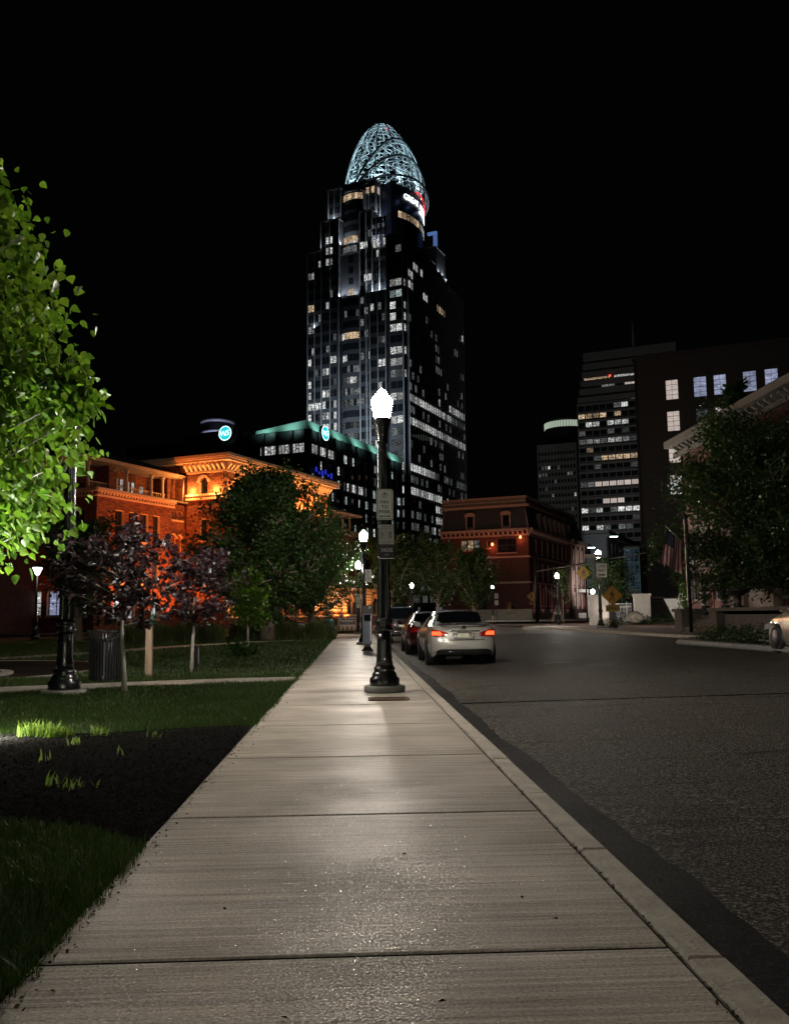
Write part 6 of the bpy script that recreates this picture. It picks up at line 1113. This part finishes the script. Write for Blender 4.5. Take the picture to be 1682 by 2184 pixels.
band(Hs, hw_, 'F', 0, -.6, 30, 10.6, 10.85, .25); brackets(Hs, hw_, 'F', 0, 0, 30, 10.87, 11.2, .45, .7, .2, 'dentil'); band(Hs, hw_, 'F', 0, -.8, 30, 11.2, 11.6, .75); MB().add([(-.8,-.8,11.6),(30,-.8,11.6),(30,12,11.6),(-.8,12,11.6),(2,5.6,14.2),(30,5.6,14.2)], [(0,1,5,4),(1,2,5),(2,3,4,5),(3,0,4)]).build('roof', slate, Hs)
for l, r in ((1.6,2.9),(4.9,6.2),(12.4,13.7),(16.2,17.5)):
    for x in (l-.62, r+.05):
        sh_ = MB().box(x, x+.06, -.09, -.02, 1.6, 5).box(x+.51, x+.57, -.09, -.02, 1.6, 5).build('shutter', sh, Hs); sm = MB()
        for z in np.arange(1.65, 5, .13): sm.add([(x+.06,-.03,z),(x+.51,-.03,z),(x+.51,-.075,z+.1),(x+.06,-.075,z+.1)], [(0,1,2,3)])
        sm.build('slats', sh, sh_)
pk = mat('porch_stone', (.5,.4,.36), .8, 0, .1, 2)
for x in (6.9, 7.5, 10.3, 10.9): MB().lathe([(.3,.5),(.3,.7),(.2,.8),(.17,4.5),(.26,4.7),(.28,4.9)], 14).build('porch_column', pk, Hs, (x, -1.7, 0))
MB().box(6.4, 11.4, -2.1, -.02, 4.9, 5.6).build('porch_roof', pk, Hs); MB().box(10.0, 12.2, -.06, -.01, .5, 4.9).build('porch_panel', pk, Hs)
MB().box(8.2, 9.7, .1, .16, .7, 4.3).build('door', mat('door_black', (.02,.02,.02), .4), Hs)
t = thing('wall_lantern', 'small red-orange lantern beside the house door under the tree', 'lamp', (20.2, 44.6, 4.0)); MB().lathe([(.05,0),(.12,.05),(.15,.3),(.05,.4)], 8).build('glass', emit('lantern_red', (1,.12,.05), 9), t); MB().lathe([(.18,.4),(.05,.55)], 8).build('cap', blackm, t)
Tr = thing('terrace_wall', 'dark stone terrace wall with steps in front of the brick house', 'wall', (17.0, 46, .33), R(-90)); tw = mat('terrace_stone', (.10,.085,.07), .9, 0, .3, 1.5, .6)
MB().box(0, 1.0, -.35, 3.4, 0, .95).build('pier', tw, Tr); MB().box(4.6, 5.4, -.35, 3.4, 0, .95).build('pier', tw, Tr); MB().box(5.4, 20, 0, 3.4, 0, .8).build('wall', tw, Tr); MB().box(-.1, 1.1, -.45, 3.4, .95, 1.1).build('coping', tw, Tr); MB().box(4.5, 20, -.45, 3.4, .952, 1.1).build('coping', tw, Tr)
for k in range(5): MB().box(1.0, 4.6, -.3+.32*k, 3.4, .0 if k == 0 else .19*k+.001, .19*k+.19).build('step', tw, Tr)
t = thing('stair_railing', 'thin dark handrail rising beside the terrace steps', 'railing', (17.0, 45.1, .33), R(-90)); MB().tube([(0,-.2,.2),(0,-.2,1.0),(0,1.4,2.0),(0,3,2.1)], .03, 6).build('handrail', blackm, t); MB().tube([(0,1.4,.9),(0,1.4,2.0)], .025, 6).build('post', blackm, t)
t = thing('porch_bracket', 'curly dark wrought iron hanging sign bracket on the porch', 'bracket', (19.0, 43.4, 2.6)); MB().tube([(0,0,0),(0,-.8,.02)], .03, 5).tube([(.0,-.1+.12*math.cos(k)*(1-k/14), -.2+.12*math.sin(k)*(1-k/14)) for k in np.linspace(0, 12, 30)], .02, 4).tube([(0,-.6,0),(0,-.45,-.3),(0,-.6,-.4)], .02, 4).build('scroll', blackm, t)
t = thing('table_planter', 'dark wide shallow planter bowl on a pedestal before the porch', 'planter', (18.0, 41.2, 1.43)); MB().lathe([(.25,0),(.25,.05),(.1,.1),(.1,.5),(.5,.75),(.55,.9),(.5,.9)], 16).build('bowl', blackm, t); leaves('foliage', rng.normal(0, 1, (500, 3))*np.array([.35, .35, .12])+np.array([0, 0, 1.0]), .08, DIAM, greenl, t, -.3)
# ---------------------------------------------------------------- lights: floods, washes and added fill lights
gl = lambda O, x, y, z: Vector((O[0], O[1], 0))+ux*x+vx*y+Vector((0, 0, z))
GO = (-13.04, 91); OR = (1., .24, .045); OY = (1., .42, .10)
n_ = 0
def flood(x, y, z, tx, ty, tz, p, col=OR, ang=85, lbl=None):
    global n_
    spot(gl(GO, x, y, z), gl(GO, tx, ty, tz), p, col, ang, .8, .12)
# ground floods before the wing and the main block
for y in (-12.2, -9.4, -6.6, -3.8): flood(-1.6, y, .3, -4.8, y+.8, 7.5, 5600)
for x in (-3.6, -1.2): flood(x, -3.2, .4, x, 0, 9, 4200)
for y in (1.5, 6, 10.5, 15, 19.5): flood(1.6, y, .3, 0, y+.5, 5, 1900, OY)
for y in (24, 26.8, 32.6, 37.5): flood(1.3, y, .4, 0, y+.2, 3.2, 1600, OY)
# ledge lights under the eaves, standing on the string course
for a in (-1.1, -4.1): point(gl(GO, a, -.5, 14.35), 620, OY, .07)
for a in (.9, 3.6, 6.2, 9, 12, 15.2, 18.4, 20.9): point(gl(GO, .5, a, 14.35), 620, OY, .07)
for a in (-9,): spot(gl(GO, a, -17, .4), gl(GO, a, -13.2, 7), 380, OR, 80, .9, .1)
# orange spill on the mansard building, pink uplights at its right side
QO = (28.51, 144)
for x in (-13, -7.5, -2): spot(gl(QO, x, -9, 6), gl(QO, x, 0, 15.5), 520, (1,.22,.07), 75, .9, .3)
point(gl(QO, -6.1, -.7, 12.3), 60, (1,.2,.08), .1); point(gl(QO, -1.3, -.7, 13.4), 60, (1,.22,.08), .1)
for y in (1, 7, 13, 19, 25): spot(gl(QO, 2.2, y, .6), gl(QO, 0, y+1, 5), 80, (1,.35,.5), 90, .9, .1)
spot(gl(QO, 4, 38, 1), gl(QO, .5, 39, 5), 500, (1,.05,.18), 70, .8, .1)
# office block roof edge, tower washes
KO = (-11.73, 230); TO = (21.38, 345)
for y in (4, 16, 28, 40, 54): spot(gl(KO, 4.2, y, 51), gl(KO, 0, y+1, 52), 1100, (.5,1,.88), 120, .9, .3)
for x in (-13, -5): spot(gl(KO, x, -4.2, 51), gl(KO, x, 0, 52), 800, (.5,1,.88), 120, .9, .3)
for x in (-38, -22, -6): spot(gl(TO, x, -40, 48), gl(TO, x, 0, 80), 80000, (.78,.9,1.), 58, 1., 1.)
wc = (.86,.93,1)
for x, y, z, tx, ty, p in ((-40.5,-.6,155.8,-38.7,1.2,2), (-42,0,122,-42,1,1), (-34,2.2,168.2,-34,3.4,2.2), (-29.6,1.5,156.6,-30,.6,3), (-27,1.6,156.8,-27,4,1.6), (-24,1.6,156.8,-24,4,1.6), (-29.6,0,133.6,-29.9,.6,3), (-26.5,0.3,133.8,-26,2.6,1.8), (-23.5,0.3,133.8,-23,2.6,1.8), (-16.5,9,169.4,-17.2,10.3,2), (-14.5,-.4,132.8,-14.5,1.2,3), (-12.5,-.4,132.8,-12.5,1.2,3), (-10.2,-.4,132.8,-10.2,1.2,3), (-8.8,0,132.8,-8.5,.6,3), (-16.1,12,169.6,-17.2,12,2.6), (-16.1,17,169.6,-17.2,17,2.6), (-16.1,22,169.6,-17.2,22,2.4), (-16.1,27,169.6,-17.2,27,2), (-13.7,2.5,156.6,-15,3,2.5), (-13.7,6,156.6,-15,6,2.5), (-13.7,9.5,156.6,-15,9.5,2), (-12,-.4,152.8,-12,1.2,2.4), (-18.5,8.6,169.4,-19,10,1.6), (-.2,39,152.8,-.6,39,2), (-.2,44,152.8,-.6,44,3), (-40,46,151,-40,48,1), (.6,47.5,150.8,-.6,47.2,2)):
    spot(gl(TO, x, y, z), gl(TO, tx, ty, z+5), p*900, wc, 150, 1., .3)
cw = (.72,.93,1.)
for x, y, z, p in ((-27,28,192,7000), (-24,31,199,6500), (-24,31,207,4500), (-24,31,213,2000)): point(gl(TO, x, y, z), p, cw, .5)
for a in (-150, -110, -75, -40, -5, 30): spot(gl(TO, CX0+19.5*math.cos(R(a)), CY0+19.5*math.sin(R(a)), 188.3), gl(TO, CX0, CY0, 204), 11000, cw, 100, .9, .4)
for t in (-.9, -.4, .1, .6): point(gl(TO, *sg(t*.5, sr_+2.5), 179.5), 40, (.3,.5,1), .5)
# park: floodlight at the linden, gate pillar light, porch
spot((-3.98, 9.42, .16), (-4.6, 8.9, 3.2), 1900, (.92,1,.84), 130, .9, .05)
point((-3.72, 9.42, .26), 70, (1,1,.8), .04)  # added point light for the glow on the day lilies
spot((18.9, 66.6, .5), (19.1, 67.9, 1.6), 60, (1,.85,.72), 60, .8, .06)
point((19.6, 45.4, 4.4), 22, (1,.5,.4), .1); point((20.0, 50.8, 1.2), 26, (1,.55,.45), .1)

# added fill spots standing in for downtown street light on the far buildings
for O_2, x, z, p in (((125,330), -30, 60, 24000), ((125,330), -10, 80, 24000), ((102.6,400), -10, 50, 18000)): spot(gl(O_2, x, -70, 5), gl(O_2, x, 0, z), p, (1,.95,.9), 80, 1., 2.)
spot(gl((49.12,150), 3, -34, 5), gl((49.12,150), 4, 0, 12), 1500, (1,.92,.84), 90, 1., 1.)
spot(gl((54.9,190), 2, -30, 6), gl((54.9,190), -2, 0, 9), 7000, (.95,.97,1), 90, 1., 1.); spot((-44, 283, 54), (-46, 300, 62), 14000, (.7,.75,1), 80, 1., 1.)  # the spot by the drum is added to brighten its rings
point(gl((125,330), -16.2, 6, 105.2), 500, (1,1,1), .3)  # added point light so the roof mast stands out
